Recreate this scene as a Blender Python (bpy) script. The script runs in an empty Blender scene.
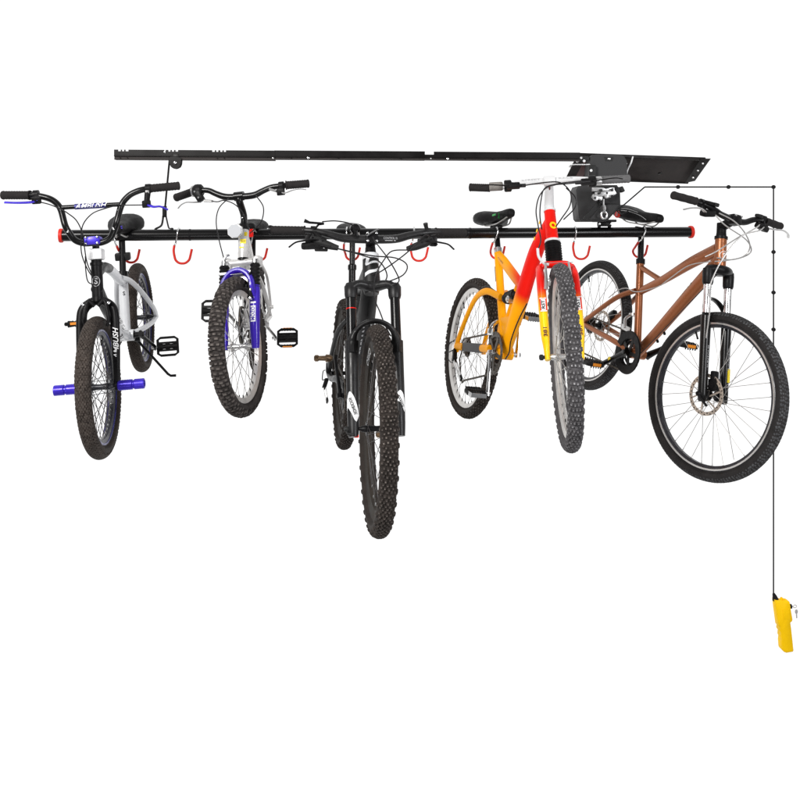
import bpy, bmesh, math, random
from mathutils import Vector, Matrix
random.seed(7)
PI = math.pi
V = Vector
SC = bpy.context.scene
COL = SC.collection
# ------------------------------------------------------------------ camera, world, lamps
CZ = 1.75                       # camera height
F = 820.0                       # focal length in pixels of an 800 px wide frame
cam = bpy.data.objects.new('camera', bpy.data.cameras.new('camera'))
COL.objects.link(cam)
cam.location = (0, 0, CZ)
cam.rotation_euler = (PI / 2, 0, 0)
cam.data.sensor_width = 36
cam.data.lens = 36 * F / 800
cam.data.shift_y = -(400 - 237) / 800
cam.data.clip_start = .05
cam.data.clip_end = 200
SC.camera = cam
w = bpy.data.worlds.new('World')
SC.world = w
w.use_nodes = True
nt = w.node_tree
bg = nt.nodes['Background']
tc = nt.nodes.new('ShaderNodeTexCoord')
sp = nt.nodes.new('ShaderNodeSeparateXYZ')
nt.links.new(tc.outputs['Generated'], sp.inputs[0])
rp = nt.nodes.new('ShaderNodeValToRGB')
mr = nt.nodes.new('ShaderNodeMapRange')
mr.inputs['From Min'].default_value = -1
mr.inputs['From Max'].default_value = 1
nt.links.new(sp.outputs['Y'], mr.inputs['Value'])
nt.links.new(mr.outputs[0], rp.inputs[0])
rp.color_ramp.elements[0].position = .36      # unseen grey side behind the camera, added so metals reflect contrast
rp.color_ramp.elements[0].color = (.20, .20, .205, 1)
rp.color_ramp.elements[1].position = .62      # the white studio sweep behind the bikes
rp.color_ramp.elements[1].color = (1, 1, 1, 1)
nt.links.new(rp.outputs[0], bg.inputs['Color'])
bg.inputs['Strength'].default_value = 1.0
SC.view_settings.view_transform = 'Standard'
SC.view_settings.look = 'None'
SC.view_settings.exposure = .16
SC.view_settings.gamma = 1


def lamp(name, loc, target, size, power, col=(1, 1, 1)):
    l = bpy.data.lights.new(name, 'AREA')
    l.shape = 'RECTANGLE'
    l.size, l.size_y = size
    l.energy = power
    l.color = col
    o = bpy.data.objects.new(name, l)
    COL.objects.link(o)
    o.location = loc
    o.rotation_euler = (V(target) - V(loc)).to_track_quat('-Z', 'Y').to_euler()


lamp('key_softbox', (-2.2, -.6, 3.6), (0, 3.4, 1.4), (1.3, 1.3), 215, (1, .985, .96))
lamp('fill_softbox', (2.8, .2, 2.2), (.3, 3.4, 1.4), (1.0, 1.6), 70, (.97, .98, 1))
lamp('low_softbox', (0, .4, .1), (0, 3.4, 1.3), (2.0, .7), 18)


# ------------------------------------------------------------------ materials
def mat(name, col, rough=.45, metal=0., spec=.5, noise=0., nscale=40, bump=0., bscale=200, coat=0., ramp=None, rvar=0.):
    m = bpy.data.materials.new(name)
    m.use_nodes = True
    t = m.node_tree
    b = t.nodes['Principled BSDF']
    b.inputs['Base Color'].default_value = (*col, 1)
    b.inputs['Roughness'].default_value = rough
    b.inputs['Metallic'].default_value = metal
    b.inputs['Specular IOR Level'].default_value = spec
    b.inputs['Coat Weight'].default_value = coat
    b.inputs['Coat Roughness'].default_value = .08
    co = t.nodes.new('ShaderNodeTexCoord')
    if noise:
        n = t.nodes.new('ShaderNodeTexNoise')
        n.inputs['Scale'].default_value = nscale
        n.inputs['Detail'].default_value = 6
        t.links.new(co.outputs['Object'], n.inputs['Vector'])
        r = t.nodes.new('ShaderNodeMapRange')
        r.inputs['From Min'].default_value = .3
        r.inputs['From Max'].default_value = .7
        r.inputs['To Min'].default_value = 1 - noise
        r.inputs['To Max'].default_value = 1 + noise
        t.links.new(n.outputs[0], r.inputs['Value'])
        mx = t.nodes.new('ShaderNodeVectorMath')
        mx.operation = 'SCALE'
        mx.inputs[0].default_value = col
        t.links.new(r.outputs[0], mx.inputs['Scale'])
        t.links.new(mx.outputs[0], b.inputs['Base Color'])
        r2 = t.nodes.new('ShaderNodeMapRange')
        r2.inputs['From Min'].default_value = .3
        r2.inputs['From Max'].default_value = .7
        r2.inputs['To Min'].default_value = max(.03, rough - .12)
        r2.inputs['To Max'].default_value = min(1, rough + .12)
        t.links.new(n.outputs[0], r2.inputs['Value'])
        if metal < .5:
            t.links.new(r2.outputs[0], b.inputs['Roughness'])
    if ramp:      # paint that fades from one colour to another along a direction of the object
        d, p0, p1, c2 = ramp
        dt = t.nodes.new('ShaderNodeVectorMath')
        dt.operation = 'DOT_PRODUCT'
        dt.inputs[1].default_value = d
        t.links.new(co.outputs['Object'], dt.inputs[0])
        r = t.nodes.new('ShaderNodeMapRange')
        r.interpolation_type = 'SMOOTHSTEP'
        r.inputs['From Min'].default_value = p0
        r.inputs['From Max'].default_value = p1
        t.links.new(dt.outputs['Value'], r.inputs['Value'])
        mx = t.nodes.new('ShaderNodeMix')
        mx.data_type = 'RGBA'
        mx.inputs['A'].default_value = (*col, 1)
        mx.inputs['B'].default_value = (*c2, 1)
        t.links.new(r.outputs[0], mx.inputs['Factor'])
        t.links.new(mx.outputs['Result'], b.inputs['Base Color'])
    if bump:
        n = t.nodes.new('ShaderNodeTexNoise')
        n.inputs['Scale'].default_value = bscale
        n.inputs['Detail'].default_value = 3
        t.links.new(co.outputs['Object'], n.inputs['Vector'])
        bp = t.nodes.new('ShaderNodeBump')
        bp.inputs['Strength'].default_value = bump
        bp.inputs['Distance'].default_value = .002
        t.links.new(n.outputs[0], bp.inputs['Height'])
        t.links.new(bp.outputs[0], b.inputs['Normal'])
    return m


M = dict(
    tyre=mat('tyre_rubber', (.032, .026, .023), .82, spec=.15, noise=.35, nscale=25, bump=.35, bscale=260),
    knob=mat('tread_rubber', (.092, .080, .073), .8, spec=.2, noise=.5, nscale=60, bump=.3, bscale=300),
    bmxtyre=mat('smooth_tyre_rubber', (.036, .028, .024), .8, spec=.15, noise=.35, nscale=25, bump=.35, bscale=260),
    kidtyre=mat('brown_grey_tyre_rubber', (.042, .036, .034), .85, spec=.15, noise=.3, nscale=30, bump=.35, bscale=260),
    winch=mat('zinc_plated_steel', (.42, .42, .42), .38, .85, noise=.35, nscale=45),
    bmxknob=mat('bmx_tread_rubber', (.056, .046, .040), .8, spec=.15, noise=.4, nscale=60),
    greytyre=mat('grey_tyre_rubber', (.075, .071, .074), .85, spec=.15, noise=.3, nscale=30, bump=.35, bscale=260),
    knobtop=mat('worn_knob_rubber', (.105, .090, .080), .8, spec=.15, noise=.85, nscale=110),
    knobgrey=mat('worn_grey_knob_rubber', (.22, .215, .22), .8, spec=.15, noise=.7, nscale=110),
    slick=mat('road_tyre_rubber', (.020, .018, .018), .7, spec=.15, noise=.3, nscale=30),
    tread=mat('street_tread_rubber', (.058, .059, .062), .8, spec=.15, noise=.4, nscale=60),
    chrome=mat('chrome', (.66, .66, .66), .2, 1, noise=.15, nscale=30),
    alu=mat('brushed_aluminium', (.56, .555, .55), .36, .9, noise=.12, nscale=30),
    rimsilver=mat('silver_rim', (.62, .60, .58), .4, .75, noise=.12, nscale=20),
    spoke=mat('spoke_steel', (.40, .39, .38), .4, .7),
    spokeblack=mat('dark_spoke_steel', (.055, .05, .05), .4, .4),
    rimblack=mat('black_rim', (.022, .022, .028), .35, .2, noise=.2),
    rimbrown=mat('worn_black_rim', (.030, .025, .021), .65, .0, spec=.1, noise=.3, nscale=15),
    rimnavy=mat('navy_rim', (.022, .022, .15), .3, .3, noise=.2),
    blackpaint=mat('gloss_black_paint', (.004, .0038, .004), .27, spec=.25, coat=.08),
    satin=mat('satin_black_paint', (.006, .0056, .0062), .38, spec=.15, noise=.25, nscale=30),
    matte=mat('matte_charcoal_paint', (.0125, .012, .0125), .38, spec=.3, noise=.2, nscale=30),
    plastic=mat('black_plastic', (.007, .0066, .007), .48, spec=.15, noise=.25, nscale=60, bump=.15),
    grip=mat('grip_rubber', (.022, .020, .020), .8, spec=.12, noise=.2, nscale=60, bump=.5, bscale=500),
    greygrip=mat('grey_grip_rubber', (.105, .103, .105), .7, spec=.3, noise=.2, nscale=60, bump=.4, bscale=500),
    cable=mat('cable_housing', (.012, .011, .012), .45, spec=.25),
    silvercable=mat('silver_cable_housing', (.42, .41, .40), .4, .5),
    blue=mat('blue_anodised', (.050, .028, .50), .35, .3, spec=.3, noise=.15, nscale=20),
    purple=mat('violet_blue_paint', (.036, .013, .36), .27, spec=.3, noise=.1, nscale=9, coat=.15),
    white=mat('white_paint', (.66, .66, .665), .35, noise=.03, nscale=12, coat=.2),
    greywhite=mat('pearl_white_paint', (.66, .67, .69), .38, noise=.05, nscale=18, coat=.2),
    silverpaint=mat('silver_paint', (.64, .63, .62), .35, .45, noise=.1, nscale=14),
    copper=mat('copper_paint', (.31, .105, .040), .38, .55, spec=.3, noise=.05, nscale=3, coat=.15),
    yellow=mat('yellow_paint', (1.0, .40, .003), .4, spec=.12, noise=.03, nscale=7, coat=.03),
    sunyellow=mat('lemon_paint', (.95, .58, .005), .36, spec=.2, noise=.03, nscale=7, coat=.08),
    red=mat('red_vinyl', (.66, .028, .016), .5, spec=.25, noise=.1, nscale=30),
    redpaint=mat('red_paint', (.78, .010, .005), .34, spec=.2, noise=.03, nscale=7, coat=.08),
    amber=mat('amber_reflector', (.75, .25, .02), .25),
    saddle=mat('saddle_vinyl', (.006, .0055, .006), .55, spec=.14, noise=.25, nscale=40, bump=.3, bscale=350),
    green=mat('green_print', (.02, .32, .06), .5),
    yprint=mat('yellow_sticker', (.78, .60, .02), .45),
    grey=mat('grey_plastic', (.040, .040, .041), .55, spec=.16, noise=.12, nscale=20, bump=.2, bscale=300),
    greymid=mat('mid_grey_plastic', (.020, .020, .021), .5, spec=.16, noise=.12, nscale=20),  # mid grey of the upper front panel on the motor housing
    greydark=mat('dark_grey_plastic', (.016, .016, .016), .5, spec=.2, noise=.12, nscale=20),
    brown=mat('dusty_brown_steel', (.036, .031, .030), .6, .0, spec=.15, noise=.3, nscale=18, bump=.1),
    rail=mat('black_rail_steel', (.006, .005, .005), .42, .0, spec=.15, noise=.35, nscale=10),
    rust=mat('red_brown_steel', (.085, .012, .010), .5),
    paleclip=mat('clear_reflector', (.46, .47, .49), .3, spec=.4),
    taupe=mat('taupe_grip_rubber', (.20, .185, .17), .6, spec=.2, noise=.15, nscale=60),
    print=mat('white_print', (.80, .80, .80), .5),
    greyprint=mat('pale_grey_print', (.40, .40, .41), .5),
    remote=mat('yellow_plastic', (1.0, .60, .003), .5, spec=.12, noise=.04, nscale=20),
    disc=mat('rotor_steel', (.55, .47, .40), .4, .7, noise=.2, nscale=50),
    grease=mat('oily_chain', (.075, .062, .050), .45, .5, noise=.4, nscale=90),
    bronze=mat('bronze_pedal_metal', (.20, .13, .075), .38, .7, noise=.2, nscale=60),
)
M['fadefr'] = mat('yellow_to_red_paint', (1.0, .40, .003), .4, spec=.12, coat=.03, ramp=((.75, 0, .66), .550, .625, (.78, .010, .005)))
M['fadefk'] = mat('lemon_to_red_paint', (.95, .58, .005), .36, spec=.2, coat=.08, ramp=((0, 0, 1), .15, .25, (.78, .010, .005)))


# ------------------------------------------------------------------ mesh helpers
class Ctx:
    s = 1.0
    fn = None


CX = Ctx()


def spline(pts, k=6):
    pts = [V(p) for p in pts]
    if len(pts) < 3:
        return pts
    P = [pts[0] * 2 - pts[1]] + pts + [pts[-1] * 2 - pts[-2]]
    out = []
    for i in range(1, len(P) - 2):
        a, b, c, d = P[i - 1:i + 3]
        for j in range(k):
            t = j / k
            out.append(.5 * ((2 * b) + (c - a) * t + (2 * a - 5 * b + 4 * c - d) * t * t + (3 * b - a - 3 * c + d) * t ** 3))
    out.append(pts[-1])
    return out


def lerpn(vals, n):
    out = []
    for i in range(n):
        x = i / (n - 1) * (len(vals) - 1)
        j = min(int(x), len(vals) - 2)
        out.append(vals[j] + (vals[j + 1] - vals[j]) * (x - j))
    return out


class MB:
    def __init__(self):
        self.v, self.f, self.m = [], [], []
        self.mi = 0

    def add(self, vs, fs):
        o = len(self.v)
        self.v += [tuple(p) for p in vs]
        self.f += [tuple(i + o for i in f) for f in fs]
        self.m += [self.mi] * len(fs)
        return self

    def tube(self, pts, r, n=12, sp=0, sx=1., sy=1., up=None, closed=False, caps=True):
        pts = spline(pts, sp) if sp else [V(p) for p in pts]
        N = len(pts)
        rs = lerpn(r, N) if isinstance(r, (list, tuple)) else [r] * N
        T = []
        for i in range(N):
            a = pts[(i - 1) % N] if closed or i else pts[0]
            b = pts[(i + 1) % N] if closed or i < N - 1 else pts[-1]
            T.append((b - a).normalized())
        u = V(up) if up else (V((0, 0, 1)) if abs(T[0].z) < .9 else V((1, 0, 0)))
        vs = []
        for i in range(N):
            t = T[i]
            if up:
                u = V(up)
            u = (u - t * u.dot(t)).normalized()
            w_ = t.cross(u)
            for j in range(n):
                an = 2 * PI * (j + .5) / n
                vs.append(pts[i] + (u * math.cos(an) * sx + w_ * math.sin(an) * sy) * rs[i])
        fs = []
        for i in range(N if closed else N - 1):
            for j in range(n):
                a, b = i * n + j, i * n + (j + 1) % n
                c, d = ((i + 1) % N) * n + (j + 1) % n, ((i + 1) % N) * n + j
                fs.append((a, b, c, d))
        if caps and not closed:
            fs.append(tuple(range(n))[::-1])
            fs.append(tuple((N - 1) * n + j for j in range(n)))
        return self.add(vs, fs)

    def lathe(self, o, d, prof, n=24, closed=False):
        """prof: (distance along d, radius)"""
        o, d = V(o), V(d).normalized()
        u = d.orthogonal().normalized()
        w_ = d.cross(u)
        vs = []
        for t, r in prof:
            for j in range(n):
                an = 2 * PI * j / n
                vs.append(o + d * t + (u * math.cos(an) + w_ * math.sin(an)) * r)
        k = len(prof)
        fs = []
        for i in range(k if closed else k - 1):
            for j in range(n):
                fs.append((i * n + j, i * n + (j + 1) % n, ((i + 1) % k) * n + (j + 1) % n, ((i + 1) % k) * n + j))
        if not closed:
            fs.append(tuple(range(n))[::-1])
            fs.append(tuple((k - 1) * n + j for j in range(n)))
        return self.add(vs, fs)

    def box(self, c, size, ax=None, bev=0.):
        c = V(c)
        ax = [V(a).normalized() for a in ax] if ax else [V((1, 0, 0)), V((0, 1, 0)), V((0, 0, 1))]
        h = [x / 2 for x in size]
        b = min(bev, min(h) * .95)
        if not b:
            vs = [c + ax[0] * h[0] * i + ax[1] * h[1] * j + ax[2] * h[2] * k for i in (-1, 1) for j in (-1, 1) for k in (-1, 1)]
            return self.add(vs, [(0, 1, 3, 2), (4, 6, 7, 5), (0, 4, 5, 1), (2, 3, 7, 6), (0, 2, 6, 4), (1, 5, 7, 3)])
        bm = bmesh.new()
        bmesh.ops.create_cube(bm, size=1)
        for q in bm.verts:
            q.co = V([q.co[i] * size[i] for i in range(3)])
        bmesh.ops.bevel(bm, geom=bm.edges[:], offset=b, segments=2, affect='EDGES', profile=.6)
        bm.verts.index_update()
        vs = [c + ax[0] * q.co.x + ax[1] * q.co.y + ax[2] * q.co.z for q in bm.verts]
        fs = [[q.index for q in f.verts] for f in bm.faces]
        bm.free()
        return self.add(vs, fs)

    def plate(self, poly, o, u, v, thick):
        """polygon (a, b) in the plane o + a u + b v, given a thickness along u x v (centred)"""
        o, u, v = V(o), V(u).normalized(), V(v).normalized()
        w_ = u.cross(v).normalized() * thick / 2
        k = len(poly)
        vs = [o + u * a + v * b - w_ for a, b in poly] + [o + u * a + v * b + w_ for a, b in poly]
        fs = [tuple(range(k))[::-1], tuple(range(k, 2 * k))]
        fs += [(i, (i + 1) % k, k + (i + 1) % k, k + i) for i in range(k)]
        return self.add(vs, fs)

    def loft(self, secs):
        n = len(secs[0])
        vs = [p for s in secs for p in s]
        fs = []
        for i in range(len(secs) - 1):
            for j in range(n):
                fs.append((i * n + j, i * n + (j + 1) % n, (i + 1) * n + (j + 1) % n, (i + 1) * n + j))
        fs.append(tuple(range(n))[::-1])
        fs.append(tuple((len(secs) - 1) * n + j for j in range(n)))
        return self.add(vs, fs)

    def build(self, name, mats, parent=None, steer=False, angle=38, inherit=True):
        me = bpy.data.meshes.new(name)
        fn = CX.fn if steer else None
        me.from_pydata([tuple((fn(V(p)) if fn else V(p)) * CX.s) for p in self.v], [], self.f)
        mats = mats if isinstance(mats, (list, tuple)) else [mats]
        for k in mats:
            me.materials.append(M[k])
        if len(mats) > 1:
            me.polygons.foreach_set('material_index', self.m)
        bm = bmesh.new()
        bm.from_mesh(me)
        bmesh.ops.recalc_face_normals(bm, faces=bm.faces[:])
        bm.to_mesh(me)
        bm.free()
        me.shade_smooth()
        me.set_sharp_from_angle(angle=math.radians(angle))
        me.update()
        ob = bpy.data.objects.new(name, me)
        COL.objects.link(ob)
        ob.parent = parent
        return ob


def thing(name, label, cat, loc=(0, 0, 0), rot=None, group=None):
    o = bpy.data.objects.new(name, None)
    o.empty_display_size = .1
    COL.objects.link(o)
    o.location = loc
    if rot:
        o.rotation_mode = 'XYZ'
        o.rotation_euler = rot
    o['label'], o['category'] = label, cat
    if group:
        o['group'] = group
    return o


def tag(o, label, cat, group=None):
    o['label'], o['category'] = label, cat
    if group:
        o['group'] = group
    return o


def text_mb(mb, txt, o, u, v, size, shear=0., thick=.0006, wrap=None, bold=0., fit=None):
    """letters laid on a surface: o centre, u reading direction, v up; wrap = radius of the tube bent round u (or v with wrap<0)"""
    cu = bpy.data.curves.new('lettering', 'FONT')
    cu.body = txt
    cu.size = 1
    cu.shear = shear
    cu.align_x = 'CENTER'
    cu.align_y = 'CENTER'
    cu.offset = bold
    cu.resolution_u = 3
    ob = bpy.data.objects.new('lettering', cu)
    me = bpy.data.meshes.new_from_object(ob)
    bm = bmesh.new()
    bm.from_mesh(me)
    bmesh.ops.triangulate(bm, faces=bm.faces[:])
    bmesh.ops.subdivide_edges(bm, edges=[e for e in bm.edges if e.calc_length() > .3], cuts=2)
    bmesh.ops.triangulate(bm, faces=bm.faces[:])
    o, u, v = V(o), V(u).normalized(), V(v)
    v = (v - u * v.dot(u)).normalized()
    w_ = u.cross(v)
    xs = [q.co.x for q in bm.verts]
    sx = size
    if fit:
        sx = fit / (max(xs) - min(xs))
    vs = []
    for q in bm.verts:
        a, b = q.co.x * sx, q.co.y * size
        if wrap and wrap > 0:      # tube along u
            an = b / wrap
            vs.append(o + u * a + v * math.sin(an) * wrap + w_ * (math.cos(an) * wrap - wrap + thick))
        elif wrap:                 # tube along v
            r_ = -wrap
            an = a / r_
            vs.append(o + v * b + u * math.sin(an) * r_ + w_ * (math.cos(an) * r_ - r_ + thick))
        else:
            vs.append(o + u * a + v * b + w_ * thick)
    mb.add(vs, [[q.index for q in f.verts] for f in bm.faces])
    bm.free()
    bpy.data.objects.remove(ob)
    bpy.data.meshes.remove(me)
    bpy.data.curves.remove(cu)
    return mb


# ------------------------------------------------------------------ bicycle kinematics
B = {
'bmx':dict(X=-1.21,Y=3.8219,Z=-0.3746,yaw=-1.4215,pitch=0.1823,roll=0.0625,steer=-0.0121,ha=1.2853,R=0.2525,tw=0.052,wb=0.9036,L=0.3204,rake=0.0274,ht=0.1263,sh=0.0801,sr=0.0446,rise=0.1885,sweep=0.0217,hw=0.3135,pw=0.1557,bx=0.3675,bz=0.0263,ca=0.6556,cl=0.1707,q=0.0969,sx=0.2169,sz=0.4252,s=1.0062),
'kid':dict(X=-0.695,Y=3.9916,Z=-0.389,yaw=-1.4617,pitch=0.0254,roll=0.0154,steer=-0.2614,ha=1.2329,R=0.2592,tw=0.0526,wb=0.9054,L=0.3463,rake=0.028,ht=0.1316,sh=0.1163,sr=0.0563,rise=0.0339,sweep=0.0278,hw=0.2778,pw=0.0518,bx=0.3754,bz=0.0111,ca=0.5456,cl=0.1556,q=0.1015,sx=0.1924,sz=0.4113,s=0.9608),
'black':dict(X=-0.2769,Y=4.0601,Z=-0.6741,yaw=-1.402,pitch=0.0058,roll=-0.0237,steer=-0.0246,ha=1.1944,R=0.3653,tw=0.0599,wb=1.1629,L=0.5323,rake=0.0417,ht=0.1458,sh=0.0418,sr=0.0485,rise=0.0473,sweep=0.0399,hw=0.3858,pw=0.0713,bx=0.4369,bz=-0.0253,ca=2.059,cl=0.1734,q=0.0825,sx=0.2147,sz=0.6947,s=0.9645),
'yellow':dict(X=0.3467,Y=4.0113,Z=-0.5408,yaw=-1.3095,pitch=-0.0978,roll=-0.1145,steer=-0.377,ha=1.2342,R=0.3378,tw=0.0522,wb=1.052,L=0.418,rake=0.0416,ht=0.2044,sh=0.0821,sr=0.099,rise=0.0082,sweep=0.0309,hw=0.3158,pw=0.065,bx=0.4301,bz=-0.0136,ca=-1.5073,cl=0.1738,q=0.0734,sx=0.2421,sz=0.566,s=0.9921),
'copper':dict(X=0.9999,Y=4.2409,Z=-0.4532,yaw=-1.3184,pitch=0.1776,roll=-0.1638,steer=0.2022,ha=1.2516,R=0.3355,tw=0.0488,wb=1.0159,L=0.5038,rake=-0.0049,ht=0.1384,sh=0.0689,sr=0.0602,rise=0.0396,sweep=0.0264,hw=0.3221,pw=0.05,bx=0.4404,bz=-0.0135,ca=3.8114,cl=0.1726,q=0.0887,sx=0.2129,sz=0.5514,s=0.9905),
}
Y_ = V((0, 1, 0))


class Bike:
    def __init__(self, key, label, group):
        p = B[key]
        self.p = p
        CX.s = p['s']
        self.root = thing('bicycle', label, 'bicycle', (p['X'] * p['s'], p['Y'] * p['s'], p['Z'] * p['s'] + CZ), (p['roll'], p['pitch'], p['yaw']), group)
        ha = p['ha']
        self.a = V((-math.cos(ha), 0, math.sin(ha)))
        self.n = V((math.sin(ha), 0, math.cos(ha)))
        self.FA = V((p['wb'], 0, 0))
        self.Hb = self.FA + self.a * p['L'] - self.n * p['rake']
        self.Ht = self.Hb + self.a * p['ht']
        self.cl = self.Ht + self.a * p['sh'] + self.n * p['sr']
        R = Matrix.Rotation(p['steer'], 3, self.a)
        Hb = self.Hb
        CX.fn = lambda q: Hb + R @ (q - Hb)
        self.fn = CX.fn
        self.bb = V((p['bx'], 0, p['bz']))
        self.seat = V((p['sx'], 0, p['sz']))

    def grip_end(self, s):
        p = self.p
        return self.cl + self.a * p['rise'] - self.n * p['sweep'] + Y_ * s * p['hw']


LAY = dict(
    fine=[[(0, 1, 1), (-24, 1, 1), (24, 1, 1), (48, 1, 1), (-48, 1, 1)], [(12, 1, .9), (-12, 1, .9), (36, 1, .9), (-36, 1, .9)],
          [(0, .9, .9), (-25, 1, 1), (25, 1, 1), (47, 1, 1), (-47, 1, 1), (70, 1.5, 1.1), (-70, 1.5, 1.1)], [(13, 1, 1), (-13, 1, 1), (38, 1, .9), (-38, 1, .9)]],
    dots=[[(-36, 1, 1), (-12, 1, 1), (12, 1, 1), (36, 1, 1), (64, 1.5, 1.3), (-64, 1.5, 1.3)], [(0, 1, 1), (-24, 1, 1), (24, 1, 1), (50, 1.1, 1), (-50, 1.1, 1)]],
    bars=[[(-14, 1, 1.25), (26, 1, 1.0), (-48, 1, 1), (60, 1.2, 1)], [(14, 1, 1.25), (-26, 1, 1.0), (48, 1, 1), (-60, 1.2, 1)], [(0, .9, 1.0), (36, 1, .9), (-36, 1, .9), (72, 1.3, .9), (-72, 1.3, .9)]],
    knurl=[[(a_, 1, 1) for a_ in (-60, -40, -20, 0, 20, 40, 60)], [(a_, 1, 1) for a_ in (-50, -30, -10, 10, 30, 50)]],
    waves=[[(a_, 1, 1) for a_ in (-58, -41, -24, -8, 8, 24, 41, 58)]],
)


def knob_rows(mb, c, R, w, rows, size, h, top=.6, lay='fine', skew=0., mats=(0, 1)):
    """rows of tread blocks round the wheel; LAY lists, for each row in turn, (crosswise angle, length, width)"""
    rt = w / 2
    lay = LAY[lay]
    for k in range(rows):
        for phi, sl, sw in lay[k % len(lay)]:
            ph = math.radians(phi + random.uniform(-2.5, 2.5))
            th2 = 2 * PI * (k + random.uniform(-.2, .2)) / rows + skew * math.sin(abs(ph) * 2.2)
            rad = V((math.cos(th2), 0, math.sin(th2)))
            tan = V((-math.sin(th2), 0, math.cos(th2)))
            nrm = rad * math.cos(ph) + Y_ * math.sin(ph)
            side = tan.cross(nrm).normalized()
            if skew:
                g = .45 * (1 if ph > 0 else -1)
                tan, side = (tan + side * g).normalized(), (side - tan * g).normalized()
            ctr = c + rad * (R - rt) + nrm * rt
            hh = h * random.uniform(.85, 1.1)
            a_, b_ = size[0] * sl / 2 * random.uniform(.85, 1.15), size[1] * sw / 2 * random.uniform(.85, 1.15)
            tp = top * random.uniform(.7, 1.25)
            vs = []
            for kk, sc in ((-hh * .3, 1.15), (hh * .8, (1 + top) / 2 + .12), (hh, tp)):
                for i, j in ((-1, -1), (1, -1), (1, 1), (-1, 1)):
                    vs.append(ctr + nrm * kk + tan * a_ * i * sc + side * b_ * j * sc)
            mb.mi = mats[0]
            mb.add(vs, [(i + 4 * l, (i + 1) % 4 + 4 * l, (i + 1) % 4 + 4 * l + 4, i + 4 * l + 4) for l in (0, 1) for i in range(4)])
            mb.mi = mats[1]
            mb.add(vs[8:], [(0, 1, 2, 3)])
            mb.mi = mats[0]


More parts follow.
